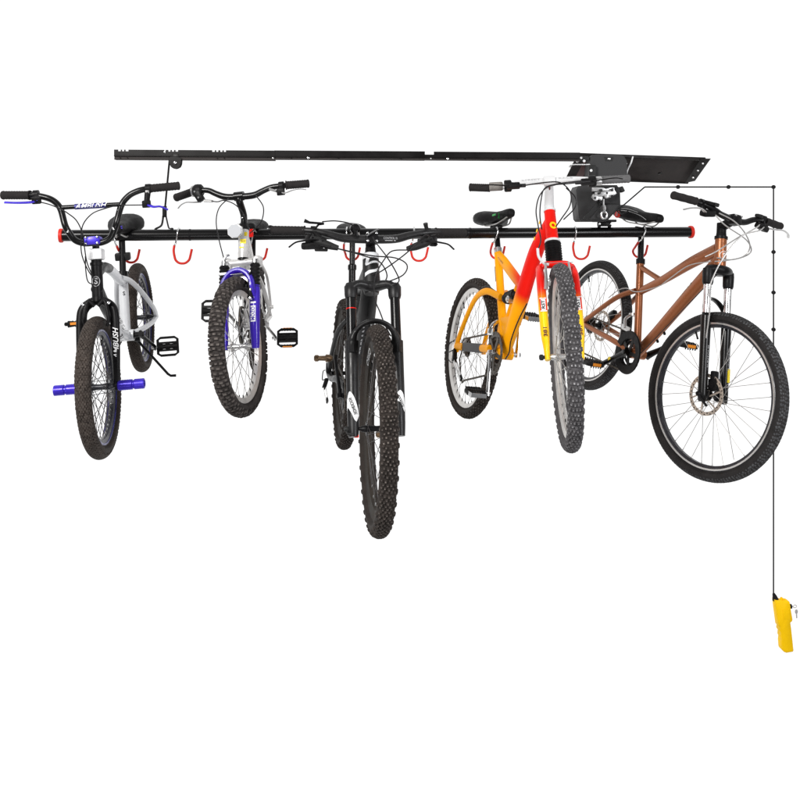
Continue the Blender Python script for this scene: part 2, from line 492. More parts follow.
def wheel(bk, c, steer, kind, tyre, rim, spoke, tread, nsp=32, depth=.018, hubr=.018, hubw=.05, hubmat='alu', rotor=0, cassette=0, text=None, knobtop='knobtop', phase=0., lip=None):
    p = bk.p
    R, w_ = p['R'], p['tw']
    c = V(c)
    rt = w_ / 2
    Rr = R - w_ * .93            # rim edge radius
    # rim (the wheel part itself)
    mb = MB()
    hw = rt * .52
    prof = [(-hw, Rr + .004), (-hw - .0015, Rr + .001), (-hw * .95, Rr - .006), (-hw * .62, Rr - depth), (hw * .62, Rr - depth), (hw * .95, Rr - .006), (hw + .0015, Rr + .001), (hw, Rr + .004)]
    mb.lathe(c, Y_, prof, 72, closed=True)
    mats = [rim]
    if lip:
        mb.mi = 1
        for s in (-1, 1):
            mb.lathe(c, Y_, [(s * (hw + .0022), Rr + .001), (s * (hw + .0022), Rr - .0055), (s * (hw * .9), Rr - .0062)], 72, closed=True)
        mats.append(lip)
        mb.mi = 0
    root = mb.build('wheel', mats, bk.root, steer)
    # tyre
    mb = MB()
    prof = []
    for i in range(20):
        an = math.radians(-222 + 444 * i / 19 * 1) * .5 * 1.22
        y = math.sin(an) * rt
        r = (R - rt) + math.cos(an) * rt - (.002 if kind != 'slick' else 0)
        prof.append((max(-hw - .001, y) if an < -2.0 else (min(hw + .001, y) if an > 2.0 else y), max(r, Rr - .001)))
    mb.lathe(c, Y_, prof, 96, closed=True)
    mb.mi = 0
    knob_rows(mb, c, R - (.001 if kind == 'slick' else 0), w_, *tread)
    mb.build('tyre', [tyre, knobtop], root, steer, angle=50)
    # hub
    mb = MB()
    mb.lathe(c, Y_, [(-hubw - .012, .005), (-hubw - .004, .007), (-hubw, hubr * .6), (-hubw * .72, hubr * .7), (-hubw * .70, hubr * 1.35), (-hubw * .62, hubr * 1.35), (-hubw * .58, hubr * .7), (0, hubr * .55),
                     (hubw * .58, hubr * .7), (hubw * .62, hubr * 1.35), (hubw * .70, hubr * 1.35), (hubw * .72, hubr * .7), (hubw, hubr * .6), (hubw + .004, .007), (hubw + .012, .005)], 20)
    mb.build('hub', hubmat, root, steer)
    # spokes, laced in crossing pairs
    mb = MB()
    for k in range(nsp):
        side = 1 if k % 2 else -1
        th = 2 * PI * (k + .5) / nsp + phase
        off = math.radians(62) * (1 if (k // 2) % 2 else -1)
        a0 = th + off
        p0 = c + V((math.cos(a0), 0, math.sin(a0))) * hubr * 1.25 + Y_ * side * hubw * .66
        p1 = c + V((math.cos(th), 0, math.sin(th))) * (Rr - depth - .002)
        mb.tube([p0, p1], .00125, 5)
    mb.mi = 1
    for k in range(nsp):
        th = 2 * PI * (k + .5) / nsp + phase
        d = V((math.cos(th), 0, math.sin(th)))
        mb.lathe(c + d * (Rr - depth - .011), d, [(0, .0012), (.0, .0022), (.013, .0025)], 6)
    mb.build('spokes', [spoke, 'greydark' if rim == 'rimsilver' else 'alu'], root, steer)
    # valve
    mb = MB()
    th = 2.2 + phase
    d = V((math.cos(th), 0, math.sin(th)))
    mb.lathe(c + d * (Rr - depth), -d, [(0, .004), (.004, .0042), (.02, .0036), (.03, .0042), (.031, .002)], 8)
    mb.build('valve', 'plastic', root, steer)
    if rotor:
        s, rr = rotor
        mb = MB()
        yy = s * hubw * .86
        mb.lathe(c, Y_, [(yy - .0009, rr), (yy + .0009, rr), (yy + .0009, rr - .015), (yy - .0009, rr - .015)], 60, closed=True)
        for k in range(6):
            a0 = k * PI / 3
            q0 = c + Y_ * yy + V((math.cos(a0), 0, math.sin(a0))) * hubr
            q1 = c + Y_ * yy + V((math.cos(a0 + .55), 0, math.sin(a0 + .55))) * (rr - .010)
            mb.tube([q0, q1], .0035, 6, sx=1, sy=.3, up=(0, 1, 0)) if False else mb.box((q0 + q1) / 2, ((q1 - q0).length, .0018, .006), [(q1 - q0), Y_, (q1 - q0).cross(Y_)])
        mb.mi = 1
        for k in range(34):           # cooling holes
            a0 = k * 2 * PI / 34
            rr2 = rr - (.0045 if k % 2 else .0100)
            q = c + Y_ * yy + V((math.cos(a0), 0, math.sin(a0))) * rr2
            mb.lathe(q - Y_ * .0014, Y_, [(0, .0030), (.0028, .0030)], 8)
        mb.build('brake_disc', ['disc', 'greydark'], root, steer)
    if cassette:
        mb = MB()
        for k in range(cassette):
            rr = .048 - k * .0052
            yy = -(.016 + k * .0042)
            poly = []
            nt_ = 26 - 2 * k
            for j in range(nt_ * 2):
                a0 = PI * j / nt_
                r_ = rr + (.002 if j % 2 else -.0025)
                poly.append((math.cos(a0) * r_, math.sin(a0) * r_))
            mb.plate(poly, c + Y_ * yy, (1, 0, 0), (0, 0, 1), .0018)
        mb.lathe(c, Y_, [(-.05, .02), (-.012, .02)], 16)
        mb.build('cassette', 'grease', root, steer)
    if text:
        for txt, a0, size, s, colr in text:
            mb = MB()
            # letters bent along the rim wall
            cu = bpy.data.curves.new('lettering', 'FONT')
            cu.body = txt
            cu.align_x = 'CENTER'
            cu.align_y = 'CENTER'
            cu.resolution_u = 2
            cu.offset = .015
            ob = bpy.data.objects.new('lettering', cu)
            me = bpy.data.meshes.new_from_object(ob)
            vs = []
            for q in me.vertices:
                rr = Rr - .005 - depth * .45 + q.co.y * size
                an = a0 - s * q.co.x * size / (Rr - depth * .5)
                yy = hw * (.95 - .33 * (Rr - .006 - rr) / (depth - .006)) + .0012
                vs.append(c + V((math.cos(an), 0, math.sin(an))) * rr + Y_ * s * yy)
            mb.add(vs, [list(f.vertices) for f in me.polygons])
            mb.build('lettering', colr, root, steer)
            bpy.data.objects.remove(ob)
            bpy.data.meshes.remove(me)
            bpy.data.curves.remove(cu)
    return root


def grips(bk, bar, m='grip', length=.12, r=.0155, flange=.0, ribs=8, inner=None, ends=None):
    for s in (1, -1):
        e = bk.grip_end(s)
        st = V(inner[s]) if inner else e - Y_ * s * length
        d = (e - st)
        Lg = d.length
        prof = [(0, r * 1.12 if flange else r), (.004, r * 1.12 if flange else r)]
        for k in range(ribs * 2):
            t = .006 + (Lg - .012) * k / (ribs * 2 - 1)
            prof.append((t, r * (1.0 if k % 2 else .93)))
        prof += [(Lg - .005, r * 1.04), (Lg, r * .96), (Lg + .002, r * .6)]
        g = MB().lathe(st, d, prof, 18).build('grip', m[s] if isinstance(m, dict) else m, bar, True)
        if ends:
            MB().lathe(st + d * .985, d, [(0, r * 1.1), (.008, r * 1.1), (.009, r * .8)], 18).build('lock_ring', ends, bar, True)


def lever(bk, bar, pts, m, rad=.006, clamp=None, cm='plastic', name='brake_lever', flat=.55):
    """pts: from the clamp outwards"""
    mb = MB()
    mb.tube(pts, [rad * 1.3, rad, rad * .9, rad * .8, rad * .8], 10, sp=5, sx=flat, sy=1.1)
    mb.build(name, m, bar, True)
    if clamp:
        c, d = V(clamp[0]), V(clamp[1])
        mb = MB().lathe(c - d * .009, d, [(0, .0175), (.018, .0175)], 16)
        q = V(pts[0])
        mb.tube([c, q], [.012, .010], 10)
        mb.box(q, (.026, .03, .02), [d.cross(V((1, 0, 0))), d, (1, 0, 0)], .004)
        mb.lathe(q + V((.0, 0, 0)), (1, 0, 0), [(0, .004), (.016, .004), (.017, .003)], 8)
        mb.build('lever_clamp', cm, bar, True)


def saddle(bk, m='saddle', L=.26, Wd=.15, Hh=.05, c=None, pitch=0., rails='spoke', pattern='saddle', back=.14):
    """lofted saddle; c = point on top of the seatpost head"""
    c = V(c) if c else bk.seat
    secs = []
    N = 14
    stations = [(-.5, .45, .5, .0), (-.48, .75, .8, .004), (-.42, .95, 1, .006), (-.32, 1, 1, .004), (-.2, .93, .95, 0), (-.08, .72, .85, -.004), (.05, .47, .75, -.006), (.2, .33, .68, -.005), (.35, .27, .62, -.002), (.46, .24, .55, -.002), (.495, .18, .42, -.004), (.505, .08, .2, -.006)]
    for x, wf, hf, dz in stations:
        ring = []
        for j in range(20):
            an = 2 * PI * j / 20
            cy, sz_ = math.cos(an), math.sin(an)
            y = math.copysign(abs(cy) ** .75, cy) * Wd / 2 * wf
            z = (abs(sz_) ** .8) * Hh * (.42 if sz_ > 0 else -.58) * hf + dz
            if sz_ < 0 and wf > .6:
                y *= 1.0
            pt = V((x * L, y, z + Hh * .55 - (abs(cy) ** 2) * .010 * wf))
            ring.append(pt)
        secs.append(ring)
    R = Matrix.Rotation(-pitch, 3, 'Y')
    off = V((.03, 0, .012))
    secs = [[c + R @ (q + off) for q in s] for s in secs]
    ob = MB().loft(secs).build('saddle', m, bk.root, angle=60)
    mb = MB()
    for s in (-1, 1):
        pts = [V((-.10, .03 * s, .012)), V((-.06, .024 * s, -.004)), V((.0, .022 * s, -.006)), (.06, .02 * s, -.004), (.11, .008 * s, .014)]
        mb.tube([c + R @ (V(q) * (L / .26) + off) for q in pts], .0035, 8, sp=4)
    mb.build('saddle_rails', rails, ob)
    return ob, (lambda q: c + R @ (V(q) + off))


def seatpost(bk, low, r=.0135, m='blackpaint', top=None, collar=None, collarmat='plastic', head=True):
    top = V(top) if top else bk.seat
    low = V(low)
    d = (top - low).normalized()
    ob = MB().tube([low - d * .05, top], r, 18).build('seatpost', m, bk.root)
    if head:
        MB().box(top + V((0, 0, -.004)), (.05, .045, .022), None, .005).lathe(top - Y_ * .027, Y_, [(0, .006), (.054, .006)], 10).build('seat_clamp', 'plastic', ob)
    if collar:
        mb = MB().lathe(low - d * .012, d, [(0, collar), (.024, collar)], 20)
        mb.tube([low + V((-.012, 0, .0)) - V((collar * .6, 0, 0)), low + V((-.03, .0, 0)), low + V((-.028, .022, 0))], .005, 8)
        mb.build('seat_collar', collarmat, ob)
    return ob


def pedal(bk, c, s, m='plastic', ux=(1, 0, 0), nz=(0, 0, 1), Lp=.095, Wp=.085, t=.018, refl=None, open_=True):
    """cage pedal: ux fore-aft, nz plate normal"""
    c = V(c)
    ux = V(ux).normalized()
    nz = V(nz)
    nz = (nz - ux * nz.dot(ux)).normalized()
    uy = Y_ * 1.0
    uy = (uy - ux * uy.dot(ux) - nz * uy.dot(nz)).normalized()
    mb = MB()
    a_, b_ = Lp / 2, Wp / 2
    loop = [c + ux * x * a_ + uy * y * b_ for x, y in ((-1, -.7), (-.78, -1), (.78, -1), (1, -.7), (1, .7), (.78, 1), (-.78, 1), (-1, .7))]
    mb.tube(loop, .0062, 8, sx=t / .0125 * .9, sy=.95, up=tuple(nz), closed=True)
    mb.lathe(c - uy * b_, uy, [(0, .014), (Wp * .3, .011), (Wp * .7, .011), (Wp, .014)], 14)
    mb.box(c, (Lp * .45, Wp * .22, t * .6), [ux, uy, nz], .002)
    for x in (-.42, .42):
        mb.box(c + ux * a_ * x, (.009, Wp * .96, t * .7), [ux, uy, nz])
    for x in (-1, 1):
        for k in range(5):
            mb.box(c + ux * a_ * x + uy * b_ * (-.6 + .3 * k), (.004, .004, t * 1.35), [ux, uy, nz])
    ob = mb.build('pedal', m, bk.root)
    MB().lathe(c - uy * s * (b_ + .028), uy * s, [(0, .007), (.03, .007)], 10).build('pedal_axle', 'alu', ob)
    if refl:
        for x in (-1, 1):
            MB().box(c + ux * (a_ + .005) * x, (.004, Wp * .5, t * .55), [ux, uy, nz]).build('reflector', refl, ob)
    return ob


def cranks(bk, arm='satin', ring=('greydark', .085), rr=.05, armw=.011, guard=False, ring2=None, bbmat='alu', pk=None):
    p = bk.p
    d = V((math.cos(p['ca']), 0, math.sin(p['ca'])))
    bb = bk.bb
    col, Rr = ring
    mb = MB()
    poly = []
    nt_ = int(Rr / .0022)
    ry = -.045
    mb.lathe(bb, Y_, [(ry - .0012, Rr - .002), (ry + .0012, Rr - .002), (ry + .0012, Rr * .80), (ry - .0012, Rr * .80)], 64, closed=True)
    for j in range(nt_):
        a0 = 2 * PI * j / nt_
        dd = V((math.cos(a0), 0, math.sin(a0)))
        mb.box(bb + Y_ * ry + dd * Rr, (.006, .002, .005), [dd, Y_, dd.cross(Y_)])
    for k in range(5):
        a0 = p['ca'] + k * 2 * PI / 5
        dd = V((math.cos(a0), 0, math.sin(a0)))
        mb.box(bb + Y_ * (ry - .002) + dd * Rr * .46, (Rr * .85, .004, Rr * .2), [dd, Y_, dd.cross(Y_)], .001)
    if ring2:
        for k, fr in enumerate(ring2):
            yy = ry + .007 * (k + 1)
            mb.lathe(bb, Y_, [(yy - .001, Rr * fr), (yy + .001, Rr * fr), (yy + .001, Rr * fr * .78), (yy - .001, Rr * fr * .78)], 48, closed=True)
    root = mb.build('chainring', col, bk.root)
    if guard:
        MB().lathe(bb, Y_, [(ry - .007, Rr * 1.03), (ry - .004, Rr * 1.06), (ry - .004, Rr * .8), (ry - .007, Rr * .8)], 64, closed=True).build('chain_guard', guard, root)
    MB().lathe(bb, Y_, [(-.07, .009), (-.036, .012), (-.034, .021), (.034, .021), (.036, .012), (.07, .009)], 20).build('bottom_bracket', bbmat, root)
    for s in (-1, 1):
        dd = d if s < 0 else -d
        y0, y1 = s * .062, s * (p['q'] - .006)
        mb = MB()
        pts = [bb + Y_ * y0 - dd * .012, bb + Y_ * y0 + dd * .01, bb + Y_ * (y0 * .6 + y1 * .4) + dd * p['cl'] * .4, bb + Y_ * y1 + dd * p['cl'] * .9, bb + Y_ * y1 + dd * (p['cl'] + .012)]
        mb.tube(pts, [armw * 1.5, armw * 1.35, armw, armw * .95, armw * 1.15], 12, sp=4, sx=.62, sy=1, up=(0, 1, 0))
        mb.lathe(bb + Y_ * (y0 + s * .005), Y_ * s, [(0, .012), (.008, .011), (.009, .007)], 14)
        mb.build('crank_arm', arm, bk.root)
    return root


def chain(bk, Rr, rc=.03, zc=0., ry=-.045, cy=-.035, tens=None):
    bb = bk.bb + Y_ * ry
    ax = V((0, cy, 0))
    d = (bb - ax).normalized()
    u = d.cross(Y_)
    if u.z < 0:
        u = -u
    pts = []
    for i in range(13):
        an = -PI / 2 + PI * i / 12
        pts.append(bb + (d * math.cos(an) + u * math.sin(an)) * (Rr + .002))
    back = [ax + (-d * math.cos(an) + u * math.sin(an)) * rc for an in [PI / 2 - PI * i / 10 for i in range(11 if not tens else 8)]]
    pts += back
    if tens:
        pts += [V(q) for q in tens]
    # even links
    P = pts + [pts[0]]
    seg = [(P[i + 1] - P[i]).length for i in range(len(P) - 1)]
    tot = sum(seg)
    n = int(tot / .0115)
    mb = MB()
    i = 0
    acc = 0
    for k in range(n):
        t = k * tot / n
        while acc + seg[i] < t:
            acc += seg[i]
            i += 1
        q = P[i].lerp(P[i + 1], (t - acc) / seg[i])
        dd = (P[i + 1] - P[i]).normalized()
        mb.box(q, (.0125, .004 if k % 2 else .006, .008), [dd, Y_, dd.cross(Y_)])
    return mb.build('chain', 'grease', bk.root)


def derailleur(bk, hang, tip, m='plastic'):
    hang, tip = V(hang), V(tip)
    d = (tip - hang)
    mb = MB()
    mid = hang + d * .35 + V((.0, -.012, 0))
    mb.box((hang + mid) / 2, ((mid - hang).length + .01, .022, .024), [(mid - hang), Y_, (mid - hang).cross(Y_)], .005)
    root = mb.build('derailleur', m, bk.root)
    cg = MB()
    for yy in (-.006, .006):
        cg.box((mid + tip) / 2 + Y_ * yy, ((tip - mid).length + .02, .002, .016), [(tip - mid), Y_, (tip - mid).cross(Y_)], .0008)
    cg.build('chain_cage', 'alu', root)
    for q in (mid, tip):
        MB().lathe(q - Y_ * .004, Y_, [(0, .013), (.002, .016), (.006, .016), (.008, .013)], 12).build('pulley', 'plastic', root)
    MB().tube([hang + V((0, -.01, 0)), hang + V((-.045, -.018, -.01)), hang + V((-.05, -.015, .03)), hang + V((.0, -.01, .045))], .0026, 6, sp=5).build('cable_housing', 'cable', root)


def cables(bk, lst, m='cable', r=.0026):
    for st, pts in lst:
        MB().tube(pts, r, 7, sp=6).build('cable', m, bk.root, bool(st))


def bar_mesh(bk, pts, r, m, sp=6, extra=None):
    """pts run from the rider's right end (-y) to the left end"""
    mb = MB()
    mb.tube(pts, r, 16, sp=sp)
    if extra:
        extra(mb)
    return mb.build('handlebar', m, bk.root, True)


def frame(bk, tubes, m):
    mb = MB()
    for t in tubes:
        pts, r = t[0], t[1]
        kw = t[2] if len(t) > 2 else {}
        mb.mi = kw.pop('mi', 0)
        mb.tube(pts, r, kw.pop('n', 16), **kw)
    return mb.build('frame', m, bk.root, angle=50)


def xform(bk, q, steer=True):
    q = V(q)
    return bk.fn(q) if steer else q


G = 'bicycles hanging from the storage bar'
# ================================================================== 1. BMX bike
bk = Bike('bmx', 'small white BMX bike with high black handlebar and blue axle pegs', G)
a, n, FA, Hb, Ht, bb = bk.a, bk.n, bk.FA, bk.Hb, bk.Ht, bk.bb
fr = MB()
fr.mi = 0
fr.tube([Hb + a * .004, Ht - a * .002], .0205, 20)
fr.mi = 1
fr.tube([(.765, 0, .385), (.65, 0, .385), (.56, 0, .36)], [.019, .019, .019], 16, sp=4)
fr.tube([(.785, 0, .335), (.68, 0, .235), (.60, 0, .17)], [.022, .021, .021], 16, sp=4)
fr.mi = 2
fr.tube([(.565, 0, .362), (.46, 0, .315), (.36, 0, .262), (.30, 0, .245)], [.019, .018, .017, .017], 16, sp=4)
fr.tube([(.605, 0, .175), (.50, 0, .085), bb], [.021, .022, .023], 16, sp=4)
fr.tube([bb, (.345, 0, .10), (.297, 0, .275)], [.021, .020, .019], 16, sp=4)
fr.lathe(bb - Y_ * .034, Y_, [(0, .024), (.068, .024)], 20)
for s in (1, -1):
    fr.tube([(.40, .012 * s, .285), (.30, .028 * s, .245), (.20, .055 * s, .165), (.09, .078 * s, .065), (.01, .074 * s, .003)], [.010, .011, .0105, .010, .010], 12, sp=5)
    fr.tube([bb + V((-.01, .03 * s, .005)), (.26, .052 * s, .02), (.12, .07 * s, .005), (.01, .074 * s, .0)], [.012, .012, .011, .010], 12, sp=5)
    fr.plate([(-.02, -.018), (.03, -.016), (.04, .016), (-.01, .022)], (0, .071 * s, 0), (1, 0, 0), (0, 0, 1), .005)
fo = fr.build('frame', ['satin', 'satin', 'greywhite'], bk.root, angle=50)
mb = MB()
text_mb(mb, 'S', Hb + a * .06 + n * .0208, Y_, a, .030, bold=.02, wrap=-.0208)
mb.tube([Hb + a * .06 + n * .0218 + Y_ * (math.cos(t) * .013) + a * (math.sin(t) * .018) - n * .004 * math.cos(t) ** 2 for t in [i * PI / 8 for i in range(16)]], .0012, 5, closed=True)
mb.build('head_badge', 'greyprint', fo)
mb = MB()
dd_ = V((-.105, 0, -.09)).normalized()
text_mb(mb, 'AMBUSH', V((.535, 0, .115)) + V((.65, 0, -.76)) * .0218, dd_, V((0, 1, 0)), .05, shear=.2, wrap=.0215, bold=.03, fit=.15)
mb.build('lettering', 'satin', fo)
mb = MB()
text_mb(mb, 'AMBUSH', V((.56, .0215, .135)), V((-.72, 0, -.62)), V((-.3, .9, .3)), .032, shear=.2, wrap=.022)
text_mb(mb, 'AMBUSH', V((.56, -.0215, .135)), V((.72, 0, .62)), V((-.3, -.9, .3)), .032, shear=.2, wrap=.022)
for i in range(26):
    t = random.random()
    q = V((.62, 0, .19)).lerp(V((.44, 0, .045)), t)
    an = random.uniform(-.9, .9)
    nn = V((.55 * math.cos(an), math.sin(an), -.0))
    nn = (nn + V((0, 0, -.5)) * math.cos(an) * 0).normalized()
    mb.box(q + nn * .0205, (.014 * random.random() + .004, .004, .010 * random.random() + .003), [V((-.72, 0, -.62)), nn, nn.cross(V((-.72, 0, -.62)))])
mb.build('lettering', 'satin', fo)
st_a, st_b = V((.345, 0, .10)), V((.297, 0, .275))
sd = (st_b - st_a).normalized()
mb = MB()
text_mb(mb, 'S', st_a.lerp(st_b, .55) + V((.0200, .004, .005)), Y_, sd, .022, bold=.02, wrap=-.0205)
mb.build('lettering', 'satin', fo)
MB().box(st_a.lerp(st_b, .80) + V((.0185, .006, .004)), (.003, .020, .008), [sd.cross(Y_), Y_, sd]).build('sticker', 'satin', fo)
rs = random.Random(3)
mb = MB()
for i in range(34):       # splatter print where black fades to white
    t = rs.random() ** 1.4
    q = V((.575, 0, .365)).lerp(V((.42, 0, .295)), t)
    an = rs.uniform(-1.1, 1.3)
    nn = V((.40, 0, .92)) * math.cos(an) + Y_ * math.sin(an)
    mb.lathe(q + nn * .0172, nn, [(0, .0035 + .004 * rs.random() * (1 - t)), (.0022, .0016)], 6)
mb.build('splatter_print', 'matte', fo)
# fork
mb = MB()
mb.tube([Hb - a * .012, Hb + a * .004], [.022, .021], 20)
mb.tube([Hb - a * .015 + Y_ * .03, Hb - a * .008, Hb - a * .015 - Y_ * .03], [.014, .018, .014], 14, sp=3)
fk = mb.build('fork', 'satin', bk.root, True)
for s in (1, -1):
    lg = MB().tube([Hb - a * .012 + Y_ * .02 * s, FA + a * .285 + Y_ * .048 * s - n * .022, FA + a * .245 + Y_ * .058 * s - n * .018, FA + a * .12 + Y_ * .060 * s - n * .006, FA + Y_ * .060 * s], [.015, .0165, .0165, .015, .011], 14, sp=5, sx=1.15, sy=.85).lathe(FA + Y_ * (.060 * s - .004), Y_, [(0, .018), (.008, .018)], 14)
    lg = lg.build('fork_leg', 'satin', fk, True)
    if s > 0:
        mb = MB()
        text_mb(mb, 'AMBUSH', FA + a * .150 + Y_ * (.0585 + .0065) + n * (-.009 + .0165), a, V((.42, -.9, 0)), .026, shear=.35, bold=.012, fit=.115)
        mb.build('lettering', 'print', lg, True)
mb = MB()
for s in (1, -1):
    mb.tube([Hb - a * .03 + n * .028 + Y_ * .006 * s, Hb - a * .012 + n * .03 + Y_ * .03 * s, FA + a * .245 + n * .012 + Y_ * .043 * s, FA + a * .215 + n * .008 + Y_ * .036 * s], [.007, .007, .006, .005], 10, sp=4)
    mb.lathe(Hb + n * .022 - a * .022 + Y_ * .045 * s, n, [(0, .006), (.016, .006), (.018, .003)], 10)
mb.build('rim_brake', 'satin', bk.root, True)
for s in (1, -1):
    MB().lathe(Hb + n * .038 - a * .022 + Y_ * .045 * s, n, [(0, .006), (.003, .006), (.005, .003)], 10).build('bolt', 'chrome', fk, True)
# headset, stem with white clamp
st = MB().lathe(Ht - a * .006, a, [(0, .0235), (.01, .0235), (.012, .019), (.02, .019)], 20)
st.tube([Ht, Ht + a * .085], .0125, 16)
st = st.build('stem', 'satin', bk.root, True)
MB().box(Ht + a * .034, (.058, .052, .040), [n, Y_, a], .006).build('stem_clamp', 'white', st, True)
MB().box(bk.cl - n * .010, (.05, .058, .030), [n, Y_, a], .006).build('bar_clamp', 'blue', st, True)
mb = MB()
for s in (1, -1):
    for t in (-1, 1):
        MB().lathe(bk.cl + n * .012 + Y_ * .02 * s + a * .011 * t, n, [(0, .0045), (.006, .0045), (.007, .002)], 8).build('bolt', 'chrome', st, True)
# handlebar
lo = [(.772, -.089, .574), (.772, -.078, .545), (.772, -.060, .516), (.772, -.031, .503), (.772, .001, .502), (.772, .032, .502), (.772, .062, .516), (.772, .079, .545), (.772, .091, .574)]
up = {-1: [(.745, -.105, .628), (.738, -.124, .656), (.735, -.155, .673), (.728, -.208, .683)], 1: [(.745, .107, .628), (.738, .128, .656), (.735, .158, .674), (.728, .206, .684)]}
P = [bk.grip_end(-1)] + up[-1][::-1] + lo + up[1] + [bk.grip_end(1)]
hb = bar_mesh(bk, P, .0115, 'blackpaint', 6, lambda m_: m_.tube([(.743, -.107, .634), (.743, .109, .634)], .0085, 12))
MB().tube([(.743, -.055, .634), (.743, .055, .634)], .0105, 14).build('crossbar_sleeve', 'rimnavy', hb, True)
mb = MB()
text_mb(mb, 'AMBUSH', V((.743 + .0107, 0, .636)), Y_, (0, 0, 1), .028, shear=.45, wrap=.0107, bold=.012, fit=.115)
for s, k in ((1, '/'), (-1, '/')):
    for j in range(5):
        q = V((.772, .083 * s, .553)).lerp(V((.748, .104 * s, .62)), j / 4.5)
        mb.box(q + V((.0115, -.003 * s, 0)), (.001, .006, .009), [(1, 0, 0), (0, 1, .2 * s), (0, -.2 * s, 1)])
mb.build('lettering', 'print', hb, True)
grips(bk, hb, 'grip', .12, .0158, 1, 10, {1: up[1][-1], -1: up[-1][-1]})
lever(bk, hb, [(.765, -.178, .668), (.772, -.195, .663), (.776, -.24, .664), (.776, -.283, .668)], 'blue', .0085, ((.728, -.188, .683), (0, 1, 0)))
lever(bk, hb, [(.762, .200, .632), (.772, .225, .622), (.776, .25, .622), (.770, .275, .608)], 'blue', .0078, ((.728, .205, .684), (0, 1, 0)))
MB().box((.745, .204, .655), (.006, .014, .05), None, .002).build('clamp_strap', 'alu', hb, True)
cables(bk, [(1, [(0.8, -0.073, 0.625), (0.8, -0.042, 0.594), (0.8, -0.026, 0.549), (0.8, -0.024, 0.502), (0.8, -0.021, 0.439), (0.8, -0.008, 0.39)]), (1, [(0.75, 0.105, 0.634), (0.80, 0.06, 0.629), (0.81, 0.017, 0.614), (0.81, -0.018, 0.576), (0.81, -0.03, 0.522), (0.81, -0.033, 0.468), (0.81, -0.018, 0.411), (.80, .0, .37)]), (1, [(0.8, -0.024, 0.46), (0.8, -0.028, 0.41), (0.8, -0.024, 0.365), (0.8, 0.002, 0.352)]), (1, [(0.77, -0.185, 0.667), (0.77, -0.139, 0.653), (0.79, -0.1, 0.639), (.8, -.073, .625)]), (1, [(0.76, 0.101, 0.633), (0.77, 0.198, 0.630)])], 'cable', .0022)
sp_ = seatpost(bk, (.297, 0, .275), .0135, 'satin', top=(.235, 0, .445), collar=.021, collarmat='satin')
MB().box((.262, 0, .345), (.035, .062, .032), None, .006).build('post_clamp', 'greydark', sp_)
so, sf = saddle(bk, 'saddle', .25, .155, .074, c=(.235, .012, .428), pitch=.05)
mb = MB()
text_mb(mb, 'ac', sf((.118, .012, .045)), Y_, (-.3, 0, 1), .022)
mb.build('seat_print', 'blue', so)
T_ = (190, (.0090, .0078), .0013, .75, 'knurl')
wheel(bk, FA, True, 'bmx', 'bmxtyre', 'rimblack', 'spokeblack', T_, nsp=48, hubmat='rimblack', hubw=.046, lip='rimnavy', knobtop='bmxknob')
wheel(bk, (0, 0, 0), False, 'bmx', 'bmxtyre', 'rimblack', 'spokeblack', T_, nsp=36, hubmat='rimblack', hubw=.05, lip='rimnavy', knobtop='bmxknob')
for s in (1, -1):
    prof = [(0, .016)] + [(.004 + .1 * k / 24, .0185 + (.0007 if k % 2 else 0)) for k in range(12)] + [(.052, .0155), (.056, .0155)] + [(.058 + .003 * k, .0185 + (.0007 if k % 2 else 0)) for k in range(10)] + [(.092, .0185), (.094, .013), (.09, .012)]
    pg = MB().lathe(FA + Y_ * s * .064, Y_ * s, prof, 20).build('axle_peg', 'blue', bk.root, True)
cranks(bk, 'satin', ('greydark', .062), armw=.010, bbmat='satin')
chain(bk, .062, .025, ry=-.045, cy=-.045)
K_d = V((math.cos(bk.p['ca']), 0, math.sin(bk.p['ca']))) * bk.p['cl']
pr, pl_ = bb + K_d - Y_ * (bk.p['q'] + .05), bb - K_d + Y_ * (bk.p['q'] + .05)
pedal(bk, pl_, 1, 'plastic', ux=(-.25, 0, 1), nz=(1, 0, .25), Lp=.078, Wp=.085)
pedal(bk, pr, -1, 'plastic', ux=(1, 0, .3), nz=(-.3, 0, 1), refl='amber')
MB().tube([(.30, .03, -.015), (.285, .045, -.045), (.28, .144, -.189), (.28, .155, -.198), (.28, .178, -.199)], [.008, .0055, .0055, .0055, .006], 10).lathe((.30, .02, -.012), (0, 1, 0), [(0, .012), (.025, .012)], 12).build('kickstand', 'satin', bk.root)

# ================================================================== 2. child's mountain bike
bk = Bike('kid', 'small silver child\'s mountain bike with violet suspension fork', G)
a, n, FA, Hb, Ht, bb = bk.a, bk.n, bk.FA, bk.Hb, bk.Ht, bk.bb
s_ = bk.p['s']
fo = frame(bk, [
    ([Hb + a * .004, Ht - a * .002], .021),
    ([Ht - a * .03, (.55, 0, .36), (.262, 0, .235)], [.019, .018, .017], dict(sp=4)),
    ([Hb + a * .03, (.60, 0, .20), bb], [.022, .022, .021], dict(sp=4)),
    ([bb, (.247, 0, .291)], .0165),
    ([(.262, .015, .235), (.16, .045, .14), (.0, .064, .0)], [.011, .010, .009], dict(sp=5)),
    ([(.262, -.015, .235), (.16, -.045, .14), (.0, -.064, .0)], [.011, .010, .009], dict(sp=5)),
    ([bb + V((-.01, .03, 0)), (.16, .052, 0), (.0, .064, 0)], [.011, .011, .009], dict(sp=5)),
    ([bb + V((-.01, -.03, 0)), (.16, -.052, 0), (.0, -.064, 0)], [.011, .011, .009], dict(sp=5)),
], 'silverpaint')
mb = MB()
mb.box(Ht - a * .060 + n * .0205, (.0012, .022, .018), [n, Y_, a])
mb.box(Ht - a * .030 + n * .021 + Y_ * .010, (.0012, .012, .016), [n, Y_, a])
